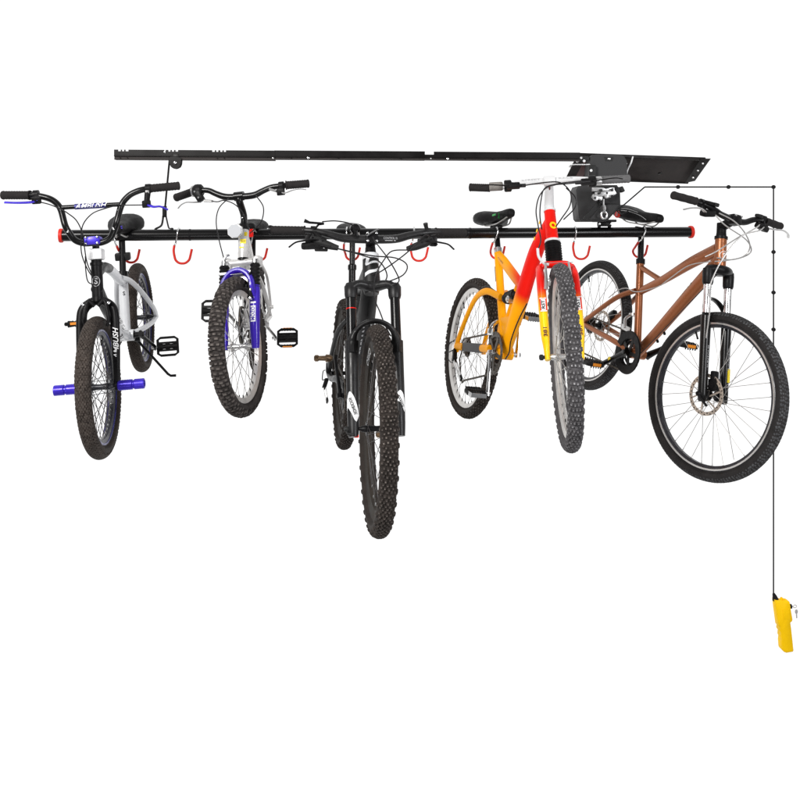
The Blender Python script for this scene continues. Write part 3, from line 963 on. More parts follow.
mb.box(Ht - a * .085 + n * .0212 - Y_ * .006, (.0012, .016, .006), [n, Y_, a])
mb.build('sticker', 'yprint', fo)
mb = MB()
text_mb(mb, 'ALLOY', Ht - a * .060 + n * .0212, Y_, a, .009, bold=.01, fit=.019)
text_mb(mb, 'MTB', Ht - a * .030 + n * .0217 + Y_ * .010, Y_, a, .008, fit=.010) if False else None
mb.build('lettering', 'satin', fo)
MB().lathe(Ht - a * .008, a, [(0, .0235), (.010, .0235), (.012, .019), (.022, .017)], 20).build('headset', 'satin', fo)
MB().lathe(Hb - a * .006, a, [(0, .023), (.012, .023), (.014, .02)], 20).build('headset', 'satin', fo)
# fork
hw = .062
ct = Hb - a * .012
mb = MB()
mb.tube([ct, Hb], .018, 16)
mb.tube([ct + Y_ * (hw + .004) + n * .01, ct + Y_ * .02 + n * .008, ct - Y_ * .02 + n * .008, ct - Y_ * (hw + .004) + n * .01], [.019, .016, .016, .019], 14, sx=.9, sy=1)
for s in (1, -1):
    mb.lathe(ct + Y_ * s * hw + n * .012 - a * .022, a, [(0, .0205), (.034, .0205), (.040, .014), (.042, .010)], 18)
fk = mb.build('fork', 'silverpaint', bk.root, True)
Lc = (ct - FA).dot(a)
for s in (1, -1):
    t0 = FA + n * .012 + Y_ * s * hw
    MB().tube([t0 + a * .16, t0 + a * (Lc)], .0125, 14).build('stanchion', 'chrome', fk, True)
    prof = []
    z0, z1 = .215, Lc - .018
    for k in range(15):
        prof.append((z0 + (z1 - z0) * k / 14, .0205 if k % 2 else .0165))
    MB().lathe(t0, a, prof, 18).build('boot', 'plastic', fk, True)
    lg = MB().tube([FA + Y_ * s * hw - a * .012, FA + Y_ * s * hw + a * .02 + n * .004, t0 + a * .08, t0 + a * .20, t0 + a * .228], [.014, .017, .0195, .0205, .0195], 16, sp=3).build('fork_leg', 'purple', fk, True)
    mb = MB().box(FA + a * .115 + Y_ * s * hw + n * (.012 + .0195), (.0015, .019, .062), [n, Y_, a], .0005)
    mb.box(FA + a * .158 + Y_ * s * hw + n * (.012 + .0198), (.0015, .02, .007), [n, Y_, a])
    lb = mb.build('sticker', 'print', lg, True)
    mb = MB()
    text_mb(mb, 'MOZO', FA + a * .115 + Y_ * s * hw + n * (.012 + .0205), a, -Y_, .022, bold=.02, fit=.052)
    mb.build('lettering', 'purple', lg, True)
mb = MB()
arc = [FA + Y_ * hw + a * .19 + n * .02] + [FA + Y_ * math.cos(t) * (hw - .004) + a * (.218 + math.sin(t) * .070) + n * .034 for t in [PI * k / 8 for k in range(9)]] + [FA - Y_ * hw + a * .19 + n * .02]
mb.tube(arc, .0115, 12, sp=3, sx=1.6, sy=1.05, up=tuple(n))
mb.build('fork_brace', 'purple', fk, True)
MB().box(FA + a * .272 - n * .004 + Y_ * .006, (.012, .085, .052), [n, Y_, a], .010).build('fork_bridge', 'silverpaint', fk, True)
for s in (1, -1):
    MB().lathe(FA + a * .205 + Y_ * s * .056 + n * .036, n, [(0, .006), (.014, .006), (.016, .003)], 10).lathe(FA + a * .17 + Y_ * s * .058 + n * .034, n, [(0, .005), (.024, .005), (.026, .003)], 10).build('bolt', 'chrome', fk, True)
MB().box(FA + a * .276 - Y_ * .050 + n * .045, (.006, .035, .010), [n, Y_, a], .002).build('sticker', 'print', fk, True)
for s in (1, -1):
    mb = MB()
    mb.tube([FA + a * .175 + Y_ * s * .055 + n * .038, FA + a * .21 + Y_ * s * .052 + n * .044, FA + a * .27 + Y_ * s * .050 + n * .044], [.009, .007, .006], 10, sp=4)
    mb.lathe(FA + a * .175 + Y_ * s * .055 + n * .036, n, [(0, .009), (.02, .009), (.022, .005)], 12)
    mb.box(FA + a * (.222) + Y_ * s * .036 + n * .024, (.045, .012, .012), [n, Y_, a], .003)
    mb.build('brake_arm', 'plastic', bk.root, True)
MB().tube([FA + a * .27 - Y_ * .05 + n * .044, FA + a * .272 + Y_ * .05 + n * .044], .0012, 6).build('cable', 'alu', bk.root, True)
MB().tube([ct + Y_ * (-hw - .02) + n * .03 - a * .03, ct - Y_ * .06 + n * .04 + a * .018, ct - Y_ * .045 + n * .035 + a * .028], .005, 8, sp=4).build('cable_noodle', 'alu', bk.root, True)
# stem
cl = bk.cl
mb = MB().tube([Ht - a * .0, Ht + a * .055 + n * .0, cl - a * .02 - n * .004, cl], [.0135, .0135, .0145, .012], 16, sp=3)
mb.lathe(cl - Y_ * .019, Y_, [(0, .0185), (.038, .0185)], 18)
st = mb.build('stem', 'blackpaint', bk.root, True)
MB().lathe(Ht + a * .04 + n * .012, n, [(0, .004), (.006, .004), (.007, .002)], 8).build('bolt', 'chrome', st, True)
c = V((.781, -.016, .435))
poly = [(math.cos(PI / 8 + k * PI / 4) * .029, math.sin(PI / 8 + k * PI / 4) * .027) for k in range(8)]
rf0 = MB().plate([(x * 1.10, y * 1.10) for x, y in poly], c - V((.004, 0, 0)), Y_, (-.05, .03, 1), .010).build('reflector_frame', 'alu', bk.root, True)
rf = MB().plate(poly, c, Y_, (-.05, .03, 1), .010).box(c - V((.02, -.01, 0)), (.04, .014, .01)).build('reflector', 'paleclip', rf0, True)
P = [bk.grip_end(-1), (.725, -.205, .606), (.735, -.171, .610), (.735, -.125, .606), (.737, -.094, .590), (.737, -.054, .573), (.737, .003, .568), (.737, .061, .568), (.737, .099, .581), (.735, .137, .592), (.732, .178, .593), (.722, .205, .594), bk.grip_end(1)]
hb = bar_mesh(bk, P, [.0115, .0115, .0115, .0115, .012, .0135, .0135, .0135, .012, .0115, .0115, .0115, .0115], 'blackpaint', 5)
grips(bk, hb, 'grip', .1, .0165, 1, 9, {1: V((.725, .190, .594)), -1: V((.728, -.190, .608))})
mb = MB().lathe((.733, -.183, .609), (0, 1, 0), [(0, .021), (.006, .026), (.018, .027), (.030, .025), (.036, .018)], 20)
mb.box((.76, -.155, .585), (.03, .028, .045), [(1, 0, 0), (0, 1, .5), (0, -.5, 1)], .007)
tw = mb.build('twist_shifter', 'plastic', hb, True)
MB().lathe((.731, -.192, .609), (0, 1, 0), [(0, .0225), (.006, .0235), (.008, .021)], 20).build('shifter_ring', 'alu', tw, True)
MB().lathe((.770, -.165, .605), (1, 0, 0), [(0, .004), (.008, .004)], 8).build('bolt', 'chrome', tw, True)
MB().lathe((.775, -.15, .58), (1, 0, 0), [(0, .004), (.008, .004)], 8).build('bolt', 'chrome', tw, True)
lever(bk, hb, [(.760, -.150, .562), (.775, -.175, .563), (.779, -.202, .566), (.779, -.225, .558), (.776, -.240, .546)], 'alu', .0055)
lever(bk, hb, [(.760, .178, .568), (.778, .200, .562), (.781, .23, .569), (.781, .26, .571), (.778, .285, .566)], 'alu', .0048, ((.732, .175, .593), (0, 1, 0)))
MB().tube([(.76, -.10, .56), (.765, -.135, .566)], .006, 8).tube([(.748, .13, .585), (.757, .16, .573)], .005, 8).build('cable_adjuster', 'alu', hb, True)
cables(bk, [(1, [(0.77, -0.031, 0.566), (0.79, -0.067, 0.53), (0.8, -0.081, 0.477), (0.8, -0.077, 0.406), (0.80, -0.066, 0.334)]), (1, [(0.75, 0.075, 0.566), (0.78, 0.087, 0.558), (0.79, 0.111, 0.516), (0.78, 0.097, 0.467), (0.77, 0.066, 0.439), (.74, .03, .42)]), (1, [(0.76, -0.125, 0.567), (0.77, -0.08, 0.556), (0.78, -0.047, 0.558), (0.77, -0.01, 0.539), (.765, .02, .50), (.755, .03, .44)])], 'cable', .0023)
seatpost(bk, (.247, 0, .291), .0135, 'blackpaint', collar=.019)
so, sf = saddle(bk, 'saddle', .24, .14, .05)
mb = MB()
mb.box(sf((.10, .0, -.002)), (.03, .02, .05), None, .006)
mb.build('seat_light', 'redpaint', so)
T_ = (96, (.0100, .0150), .0052, .62, 'bars')
wheel(bk, FA, True, 'mtb', 'kidtyre', 'rimsilver', 'spoke', T_, nsp=28, hubw=.045, hubmat='alu', hubr=.014, knobtop='knob')
wheel(bk, (0, 0, 0), False, 'mtb', 'kidtyre', 'rimsilver', 'spoke', T_, nsp=28, hubw=.052, cassette=6, knobtop='knob')
cranks(bk, 'alu', ('greydark', .078), ring2=(.85,), armw=.009, guard='plastic')
chain(bk, .078, .035, ry=-.045, cy=-.035)
derailleur(bk, (.0, -.07, -.02), (.03, -.07, -.115))
K_d = V((math.cos(bk.p['ca']), 0, math.sin(bk.p['ca']))) * bk.p['cl']
pr, pl_ = bb + K_d - Y_ * (bk.p['q'] + .05), bb - K_d + Y_ * (bk.p['q'] + .05)
pedal(bk, pl_, 1, 'plastic', ux=(.6, 0, -.8), nz=(.8, 0, .6), refl='amber', Lp=.085)
pedal(bk, pr, -1, 'plastic', ux=(.3, 0, -.95), nz=(.95, 0, .3), Lp=.085)
MB().tube([(.33, .045, .275), (.23, .062, .215), (.2, .072, .12), (.2, .075, .069)], .006, 8, sp=4).tube([(.2, .075, .069), (.25, .055, .02), (.30, .035, -.012)], .007, 8, sp=3).lathe((.2, .068, .069), (0, 1, 0), [(0, .009), (.02, .009)], 10).build('rear_stay', 'silverpaint', bk.root)

# ================================================================== 3. black full-suspension mountain bike
bk = Bike('black', 'large black mountain bike with fat knobbly tyres hanging in the middle', G)
a, n, FA, Hb, Ht, bb = bk.a, bk.n, bk.FA, bk.Hb, bk.Ht, bk.bb
fo = frame(bk, [
    ([Hb + a * .002, Hb + a * .06, Ht - a * .004], [.037, .0335, .0315], dict(n=24)),
    ([Ht - a * .05, (.70, 0, .50), (.45, 0, .41), (.29, 0, .375)], [.028, .026, .021, .018], dict(sp=4, sx=1.1, sy=.9)),
    ([Hb + a * .045, (.78, 0, .33), (.60, 0, .12), bb], [.031, .034, .034, .032], dict(sp=5, n=18, sx=.95, sy=1.05)),
    ([bb, (.40, 0, .10), (.33, 0, .33), (.262, 0, .445)], [.030, .024, .019, .0185], dict(sp=4)),
    ([(.33, .026, .30), (.24, .058, .235), (.10, .074, .10), (0, .076, .0)], [.011, .012, .011, .013], dict(sp=5)),
    ([(.33, -.026, .30), (.24, -.058, .235), (.10, -.074, .10), (0, -.076, .0)], [.011, .012, .011, .013], dict(sp=5)),
    ([bb + V((-.01, .03, .03)), (.28, .06, .02), (.12, .072, -.005), (0, .076, 0)], [.018, .017, .015, .013], dict(sp=5)),
    ([bb + V((-.01, -.03, .03)), (.28, -.06, .02), (.12, -.072, -.005), (0, -.076, 0)], [.018, .017, .015, .013], dict(sp=5)),
], 'matte')
MB().tube([(.35, 0, .31), (.46, 0, .375)], .019, 14).tube([(.45, 0, .37), (.57, 0, .425)], .024, 14).build('rear_shock', 'greydark', fo)
# head tube print: a broken silver S
mb = MB()
hc = Hb + a * .085
def onhead(y, z, out=.0008):
    zz = min(max(z, .002), .142)
    r = (.037 - (zz - .002) / .058 * .0035 if zz < .06 else .0335 - (zz - .06) / .082 * .002) + out
    return Hb + a * z + (n * math.cos(y / r) + Y_ * math.sin(y / r)) * r
def band(mb, l1, l2):
    N = 12
    A = spline([V(q) for q in l1], 5)
    B_ = spline([V(q) for q in l2], 5)
    vs = [onhead(q.x, q.y) for q in A] + [onhead(q.x, q.y) for q in B_]
    k = len(A)
    mb.add(vs, [(i, i + 1, k + i + 1, k + i) for i in range(k - 1)])
band(mb, [(-.045, .1405, 0), (-.02, .1405, 0), (.02, .1405, 0), (.045, .1405, 0)], [(-.045, .116, 0), (-.02, .119, 0), (.02, .119, 0), (.045, .116, 0)])
band(mb, [(-.022, .120, 0), (-.026, .105, 0), (-.028, .093, 0), (-.024, .086, 0)], [(-.006, .119, 0), (-.012, .106, 0), (-.014, .098, 0), (-.012, .094, 0)])
band(mb, [(-.014, .097, 0), (.0, .103, 0), (.018, .106, 0), (.036, .105, 0)], [(-.020, .087, 0), (.0, .094, 0), (.018, .098, 0), (.038, .098, 0)])
band(mb, [(.026, .100, 0), (.032, .088, 0), (.034, .078, 0), (.030, .070, 0)], [(.038, .100, 0), (.040, .090, 0), (.041, .078, 0), (.040, .066, 0)])
band(mb, [(-.030, .058, 0), (-.012, .066, 0), (.010, .070, 0), (.024, .078, 0)], [(-.032, .042, 0), (-.012, .052, 0), (.012, .060, 0), (.036, .074, 0)])
mb.build('head_badge', 'greywhite', fo)
mb = MB()
d_ = (V((.60, 0, .12)) - V((.78, 0, .33))).normalized()
nf = V((-d_.z, 0, d_.x))
if nf.x < 0:
    nf = -nf
for t_, dy in ((.0, .012), (.035, .010)):
    pass
text_mb(mb, 'CAMBER', V((.775, 0, .33)) + d_ * .05 + nf * .0335 + Y_ * .004, d_, -Y_, .055, bold=.02, wrap=.034, fit=.20)
mb.build('lettering', 'greyprint', fo)
MB().tube([V((.80, .020, .345)) + nf * .030, V((.70, .022, .235)) + nf * .030, V((.62, .020, .145)) + nf * .029], .0065, 8, sp=3).build('tube_guard', 'greygrip', fo)
mb = MB().lathe(Ht - a * .006, a, [(0, .0265), (.006, .0265), (.008, .022), (.03, .020)], 20)
mb.tube([Ht + a * .01, bk.cl - n * .045], .019, 16)
mb.tube([bk.cl - n * .048, bk.cl], [.018, .017], 16)
mb.box(bk.cl + n * .004, (.036, .048, .044), [n, Y_, a], .008)
st = mb.build('stem', 'satin', bk.root, True)
mb = MB()
for s in (1, -1):
    for t in (-1, 1):
        MB().lathe(bk.cl + n * .020 + Y_ * .017 * s + a * .016 * t, n, [(0, .0045), (.007, .0045), (.008, .002)], 8).build('bolt', 'chrome', st, True)
mb.tube([bk.cl + n * .03 - Y_ * .022 + a * .0, bk.cl + n * .035 + Y_ * .002 + a * .016, bk.cl + n * .033 + Y_ * .026 + a * .03], .003, 6, sp=3)
mb.build('cable_clip', 'chrome', st, True)
# fork
hw = .083
Lc = bk.p['L']
top = FA + n * .0
mb = MB()
ct = Hb + n * bk.p['rake']
mb.tube([ct + Y_ * hw - a * .012, ct + Y_ * .055 + a * .006, Hb + n * .02 + Y_ * .0 + a * .002, ct - Y_ * .055 + a * .006, ct - Y_ * hw - a * .012], [.021, .018, .024, .018, .021], 18, sp=4, sx=1.2, sy=.9, up=tuple(n))
mb.lathe(Hb - a * .02, a, [(0, .028), (.02, .032), (.03, .030)], 20)
for s in (1, -1):
    mb.lathe(FA + Y_ * s * hw + a * (Lc - .05), a, [(0, .0215), (.012, .0245), (.045, .0255), (.052, .021), (.058, .019), (.06, .012)], 20)
fk = mb.build('fork', 'matte', bk.root, True)
for s in (1, -1):
    ax0 = FA + Y_ * s * hw
    MB().tube([ax0 + a * .30, ax0 + a * (Lc - .04)], .0185, 18).build('stanchion', 'blackpaint', fk, True)
    if s < 0:
        MB().lathe(ax0 + a * (Lc - .093), a, [(0, .0196), (.003, .0196)], 18).build('travel_ring', 'redpaint', fk, True)
    mb = MB().tube([ax0 - a * .028, ax0 + a * .02, ax0 + a * .12, ax0 + a * .25, ax0 + a * .318], [.018, .021, .0225, .0235, .0245], 20, sp=3)
    lg = mb.build('fork_leg', 'matte', fk, True)
    mb = MB()
    lo_, hi_ = .045, .125
    def onleg(y, z, out=.0009):
        r = .0225 + out
        return ax0 + a * z + (n * math.cos(y / r) + Y_ * math.sin(y / r)) * r
    A = [(-.028, .100), (-.014, .130), (.004, .105), (.020, .058), (.024, .045)] if s < 0 else [(-.006, .125), (.004, .132), (.016, .118), (.022, .09), (.026, .07)]
    Bq = [(-.030, .060), (-.022, .072), (-.008, .052), (.002, .030), (.010, .022)] if s < 0 else [(-.012, .095), (.0, .090), (.008, .078), (.014, .062), (.018, .055)]
    A, Bq = spline([V((x, z, 0)) for x, z in A], 4), spline([V((x, z, 0)) for x, z in Bq], 4)
    k = len(A)
    mb.add([onleg(q.x, q.y) for q in A] + [onleg(q.x, q.y) for q in Bq], [(i, i + 1, k + i + 1, k + i) for i in range(k - 1)])
    mb.build('decal', 'print', lg, True)
    mb = MB()
    text_mb(mb, 'ROCKSHOX', onleg(-.004 if s < 0 else .004, .077 if s < 0 else .092, .0022), a * -1 + Y_ * .38, Y_, .017 if s < 0 else .012, bold=.02, fit=.062 if s < 0 else .045)
    mb.build('lettering', 'blackpaint', lg, True)
mb = MB()
arc = [FA + Y_ * hw + a * .27] + [FA + Y_ * math.cos(t) * hw + a * (.31 + math.sin(t) * .075) + n * .034 * math.sin(t) for t in [PI * k / 10 for k in range(11)]] + [FA - Y_ * hw + a * .27]
mb.tube(arc, [.022, .022, .018, .012, .011, .010, .0105, .011, .010, .011, .012, .018, .022, .022], 14, sp=3, sx=1.5, sy=.9, up=tuple(n))
mb.build('fork_brace', 'matte', fk, True)
MB().lathe(FA - Y_ * (hw + .034), Y_, [(0, .006), (.006, .009), (.02, .009), (.022, .014), (.034, .014)], 16).tube([FA - Y_ * (hw + .024) - a * .004, FA - Y_ * (hw + .02) - a * .018 + n * .01, FA - Y_ * (hw + .0) - a * .022 + n * .02], .005, 8).build('axle_lever', 'greydark', fk, True)
MB().box(FA - Y_ * (hw - .010) - a * .026 + n * .006, (.010, .016, .010), [n, Y_, a], .003).build('rebound_knob', 'red', fk, True)
# handlebar
P = [bk.grip_end(-1), (.865, -.305, .701), (.890, -.245, .701), (.898, -.207, .697), (.905, -.153, .684), (.905, -.103, .673), (.905, -.002, .670), (.905, .091, .673), (.905, .15, .688), (.895, .229, .701), (.870, .300, .702), bk.grip_end(1)]
hb = bar_mesh(bk, P, [.0112, .0112, .012, .013, .015, .0165, .0165, .0165, .015, .013, .012, .0112], 'matte', 5)
mb = MB()
text_mb(mb, 'CONTROL SL', V((.905 + .0166, .072, .676)), Y_, (0, 0, 1), .012, wrap=.0165, fit=.055)
mb.box((.9225, .065, .667), (.001, .03, .0025)).box((.9225, .088, .667), (.001, .008, .0025))
mb.build('lettering', 'greyprint', hb, True)
grips(bk, hb, 'grip', .13, .0165, 1, 10, {1: V((.880, .255, .702)), -1: V((.880, -.255, .701))}, ends='satin')
for s in (-1, 1):
    lever(bk, hb, [(.935, .19 * s, .662), (.945, .225 * s, .667), (.955, .262 * s, .662), (.955, .292 * s, .655), (.945, .316 * s, .637)], 'satin', .0075, ((.888, .225 * s, .701), (0, 1, 0)))
    MB().tube([(.925, .235 * s, .672), (.935, .205 * s, .660), (.945, .165 * s, .645), (.955, .132 * s, .636)], [.012, .017, .015, .010], 14, sp=3, sx=1, sy=.8).build('brake_reservoir', 'greydark', hb, True)
    MB().box((.915, .24 * s, .666), (.03, .03, .04), None, .008).lathe((.93, .228 * s, .672), (1, 0, 0), [(0, .005), (.01, .005)], 8).lathe((.93, .25 * s, .655), (1, 0, 0), [(0, .004), (.01, .004)], 8).build('lever_clamp', 'satin', hb, True)
MB().box((.93, -.228, .643), (.03, .085, .028), [(1, 0, 0), (0, 1, .05), (0, -.05, 1)], .010).box((.94, -.195, .628), (.02, .05, .012), None, .005).build('gear_shifter', 'plastic', hb, True)
MB().tube([(.90, -.225, .70), (.915, -.205, .724), (.92, -.185, .727)], [.005, .004, .004], 8).tube([(.925, -.260, .738), (.925, -.240, .731), (.92, -.185, .728)], [.008, .005, .0045], 10).build('dropper_lever', 'satin', hb, True)
MB().tube([(.895, .222, .702), (.90, .214, .722), (.905, .210, .736)], [.007, .008, .0095], 12).build('dropper_lever', 'greydark', hb, True)
MB().lathe((.905, -.065, .712), (1, 0, -.15), [(-.02, .010), (-.014, .018), (.0, .0205), (.014, .019), (.022, .010)], 20).box((.925, -.063, .690), (.012, .012, .03), None, .003).build('bell', 'blackpaint', hb, True)
cables(bk, [(1, [(.95, -.16, .645), (0.97, -0.146, 0.637), (0.98, -0.013, 0.610), (0.98, 0.082, 0.602), (0.98, 0.128, 0.576), (0.98, 0.113, 0.537), (0.98, 0.045, 0.507), (0.96, 0.019, 0.491)]), (1, [(.94, .0, .68), (0.96, 0.008, 0.662), (0.99, 0.05, 0.605), (0.99, 0.085, 0.549), (0.99, 0.097, 0.515), (0.99, 0.071, 0.5), (0.97, 0.035, 0.496)]), (1, [(.92, .22, .69), (0.97, 0.194, 0.687), (0.97, 0.14, 0.632), (0.97, 0.083, 0.586), (0.97, 0.027, 0.548), (0.95, 0.0, 0.536)]), (1, [(.965, .134, .634), (1.0, 0.124, 0.633), (1.0, 0.067, 0.628), (1.0, 0.037, 0.594), (1.0, 0.012, 0.549), (1.0, 0.001, 0.5), (1.0, 0.006, 0.444), (1.0, 0.025, 0.399), (1.0, 0.045, 0.35), (1.02, .065, .31)]), (1, [(.95, -.2, .645), (0.96, -0.144, 0.636), (0.96, -0.03, 0.607), (0.96, 0.027, 0.585), (0.96, 0.055, 0.536), (0.96, 0.04, 0.498)]), (1, [(0.93, -0.193, 0.735), (0.93, -0.144, 0.739), (0.93, -0.094, 0.732), (.915, -.07, .72)])], 'cable', .0026)
seatpost(bk, (.262, 0, .445), .0135, 'blackpaint', top=(.225, 0, .665))
MB().tube([(.262, 0, .44), (.248, 0, .53)], .0165, 18).lathe((.249, 0, .520), (-.16, 0, .98), [(0, .0165), (.004, .0205), (.024, .0205), (.030, .0155)], 20).build('dropper_sleeve', 'blackpaint', bk.root)
so, sf = saddle(bk, 'saddle', .27, .145, .045, c=(.225, 0, .680), pitch=-.02)
T_ = (168, (.0100, .0095), .0042, .42, 'fine')
wheel(bk, FA, True, 'mtb', 'tyre', 'rimbrown', 'spokeblack', T_, nsp=28, hubw=.054, hubmat='satin', rotor=(1, .085), depth=.034, text=[('CTRIFO', 2.22, .034, -1, 'print')], phase=.1)
wheel(bk, (0, 0, 0), False, 'mtb', 'tyre', 'rimbrown', 'spokeblack', T_, nsp=28, hubw=.062, hubmat='satin', rotor=(1, .075), cassette=10, depth=.034, text=[('CTRIF', 2.5, .034, -1, 'print')])
cranks(bk, 'satin', ('satin', .07), armw=.012, bbmat='satin')
chain(bk, .07, .045, ry=-.045, cy=-.035)
derailleur(bk, (.0, -.085, -.03), (.045, -.085, -.125))
K_d = V((math.cos(bk.p['ca']), 0, math.sin(bk.p['ca']))) * bk.p['cl']
pr, pl_ = bb + K_d - Y_ * (bk.p['q'] + .05), bb - K_d + Y_ * (bk.p['q'] + .05)
for q, s in ((pl_, 1), (pr, -1)):
    mb = MB()
    mb.lathe(q - Y_ * .042, Y_, [(0, .009), (.006, .015), (.018, .015), (.022, .011), (.05, .012), (.054, .018), (.072, .016), (.084, .008)], 16)
    mb.tube([q + V((.03, -.02, .006)), q + V((.034, 0, .008)), q + V((.03, .02, .006)), q + V((-.03, .02, -.006)), q + V((-.034, 0, -.008)), q + V((-.03, -.02, -.006))], .006, 8, closed=True)
    mb.build('pedal', 'bronze', bk.root)
MB().box((.02, -.082, .03), (.04, .02, .05), None, .006).build('brake_caliper', 'satin', bk.root)

# ================================================================== 4. yellow and red full-suspension bike
bk = Bike('yellow', 'yellow and red mountain bike with a straight white handlebar', G)
a, n, FA, Hb, Ht, bb = bk.a, bk.n, bk.FA, bk.Hb, bk.Ht, bk.bb
fr = MB()
fr.tube([Hb + a * .045, Ht - a * .002], [.0245, .022], 20)
fr.tube([Ht - a * .045, (.70, 0, .415), (.588, 0, .235), (.50, 0, .09), (.445, 0, .0)], [.027, .036, .038, .034, .030], 20, sp=5, sx=1.0, sy=.8)
fr.tube([(.275, 0, .438), (.36, 0, .395), (.49, 0, .325), (.60, 0, .265)], [.018, .021, .021, .018], 16, sp=4, sx=1.25, sy=.75)
fr.tube([(.448, 0, .0), (.385, 0, .14), (.325, 0, .30), (.272, 0, .452)], [.022, .019, .018, .0185], 16, sp=4)
fr.tube([(.42, 0, .04), (.44, 0, .12), (.50, 0, .23), (.545, 0, .30)], [.020, .014, .012, .012], 12, sp=4)
fr.lathe(bb - Y_ * .036, Y_, [(0, .026), (.072, .026)], 20)
fr.plate([(0, 0), (.075, .06), (.10, .16), (-.02, .15), (-.03, .03)], (.395, 0, -.01), (1, 0, 0), (0, 0, 1), .030)
fo = fr.build('frame', 'fadefr', bk.root, angle=50)
mb = MB()
text_mb(mb, 'CORE', V((.355, -.018, .402)), V((.88, 0, -.44)), V((.4, -.2, .9)), .013, wrap=.02, fit=.07)
mb.build('lettering', 'greydark', fo)
mb = MB()
for k in range(10):
    t = k / 9
    q = V((.795, 0, .515)).lerp(V((.615, 0, .235)), t)
    mb.box(q + V((-.020, -.0262, .012)), (.013, .0016, .010), [V((.55, 0, .84)), Y_, V((.84, 0, -.55))])
mb.build('lettering', 'sunyellow', fo)
MB().tube([(.690, -.020, .20), (.650, -.028, .150), (0.605, -0.030, 0.095), (0.568, -0.030, 0.04), (0.555, -0.028, -0.005), (0.50, -0.02, -0.035)], .003, 6, sp=4).build('cable', 'cable', fo)
MB().lathe(Hb + a * .128 + Y_ * -.003 + n * .0235, n, [(0, .015), (.0015, .015), (.0015, .007), (0, .007)], 20, closed=True).build('head_badge', 'sunyellow', fo)
MB().lathe(Ht - a * .004, a, [(0, .0245), (.008, .0245), (.01, .020), (.02, .018)], 20).build('headset', 'white', fo)
# swingarm
mb = MB()
for s in (1, -1):
    mb.tube([(.395, .022 * s, .235), (.28, .048 * s, .262), (.16, .058 * s, .222), (.04, .066 * s, .09), (-.012, .070 * s, .005)], [.013, .0135, .0125, .012, .013], 14, sp=5, sx=1.2, sy=.8)
    mb.tube([(.385, .05 * s, .002), (.30, .056 * s, .002)], .017, 14, sx=1.1, sy=.8)
    mb.tube([(.08, .066 * s, .0), (-.012, .070 * s, .0)], .017, 14, sx=1.1, sy=.8)
    mb.plate([(-.022, -.03), (.02, -.028), (.03, .02), (-.012, .04)], (-.005, .070 * s, 0), (1, 0, 0), (0, 0, 1), .008)
sw = mb.build('swingarm', 'yellow', bk.root, angle=50)
for s in (1, -1):
    MB().box((.19, .062 * s, .001), (.235, .014, .042), [(1, -.04 * s, 0), (.04 * s, 1, 0), (0, 0, 1)], .004).build('chainstay_guard', 'greygrip', sw)
mb = MB().lathe((.395, 0, .225), (.94, 0, .15), [(0, .012), (.02, .012), (.022, .024), (.05, .024), (.052, .017), (.10, .017), (.102, .022), (.13, .022), (.135, .012), (.16, .012)], 20)
mb.tube([(.398 + .024 * math.cos(t) + .0045 * t, .024 * math.sin(t), .228 + .0012 * t) for t in [k * PI / 4 for k in range(48)]], .003, 6) if False else None
MBs = mb.build('rear_shock', 'plastic', bk.root)
pts = []
for k in range(56):
    t = k * PI / 4
    c = V((.43, 0, .2305)) + V((.94, 0, .15)).normalized() * (t * .0022)
    pts.append(c + Y_ * math.sin(t) * .027 + V((-.15, 0, .94)) * math.cos(t) * .027)
MB().tube(pts, .0038, 7).build('coil_spring', 'greydark', MBs)
MB().lathe((.500, -.03, .222), (0, 1, 0), [(0, .016), (.06, .016)], 16).lathe((.500, -.036, .222), (0, 1, 0), [(0, .008), (.072, .008)], 10).build('shock_bolt', 'alu', MBs)
MB().box((.30, -.002, .345), (.012, .030, .075), [(1, 0, .36), (0, 1, 0), (-.36, 0, 1)], .003).box((.29, .0, .34), (.02, .012, .06), [(1, 0, .36), (0, 1, 0), (-.36, 0, 1)], .003).build('bottle_mount', 'greydark', fo)
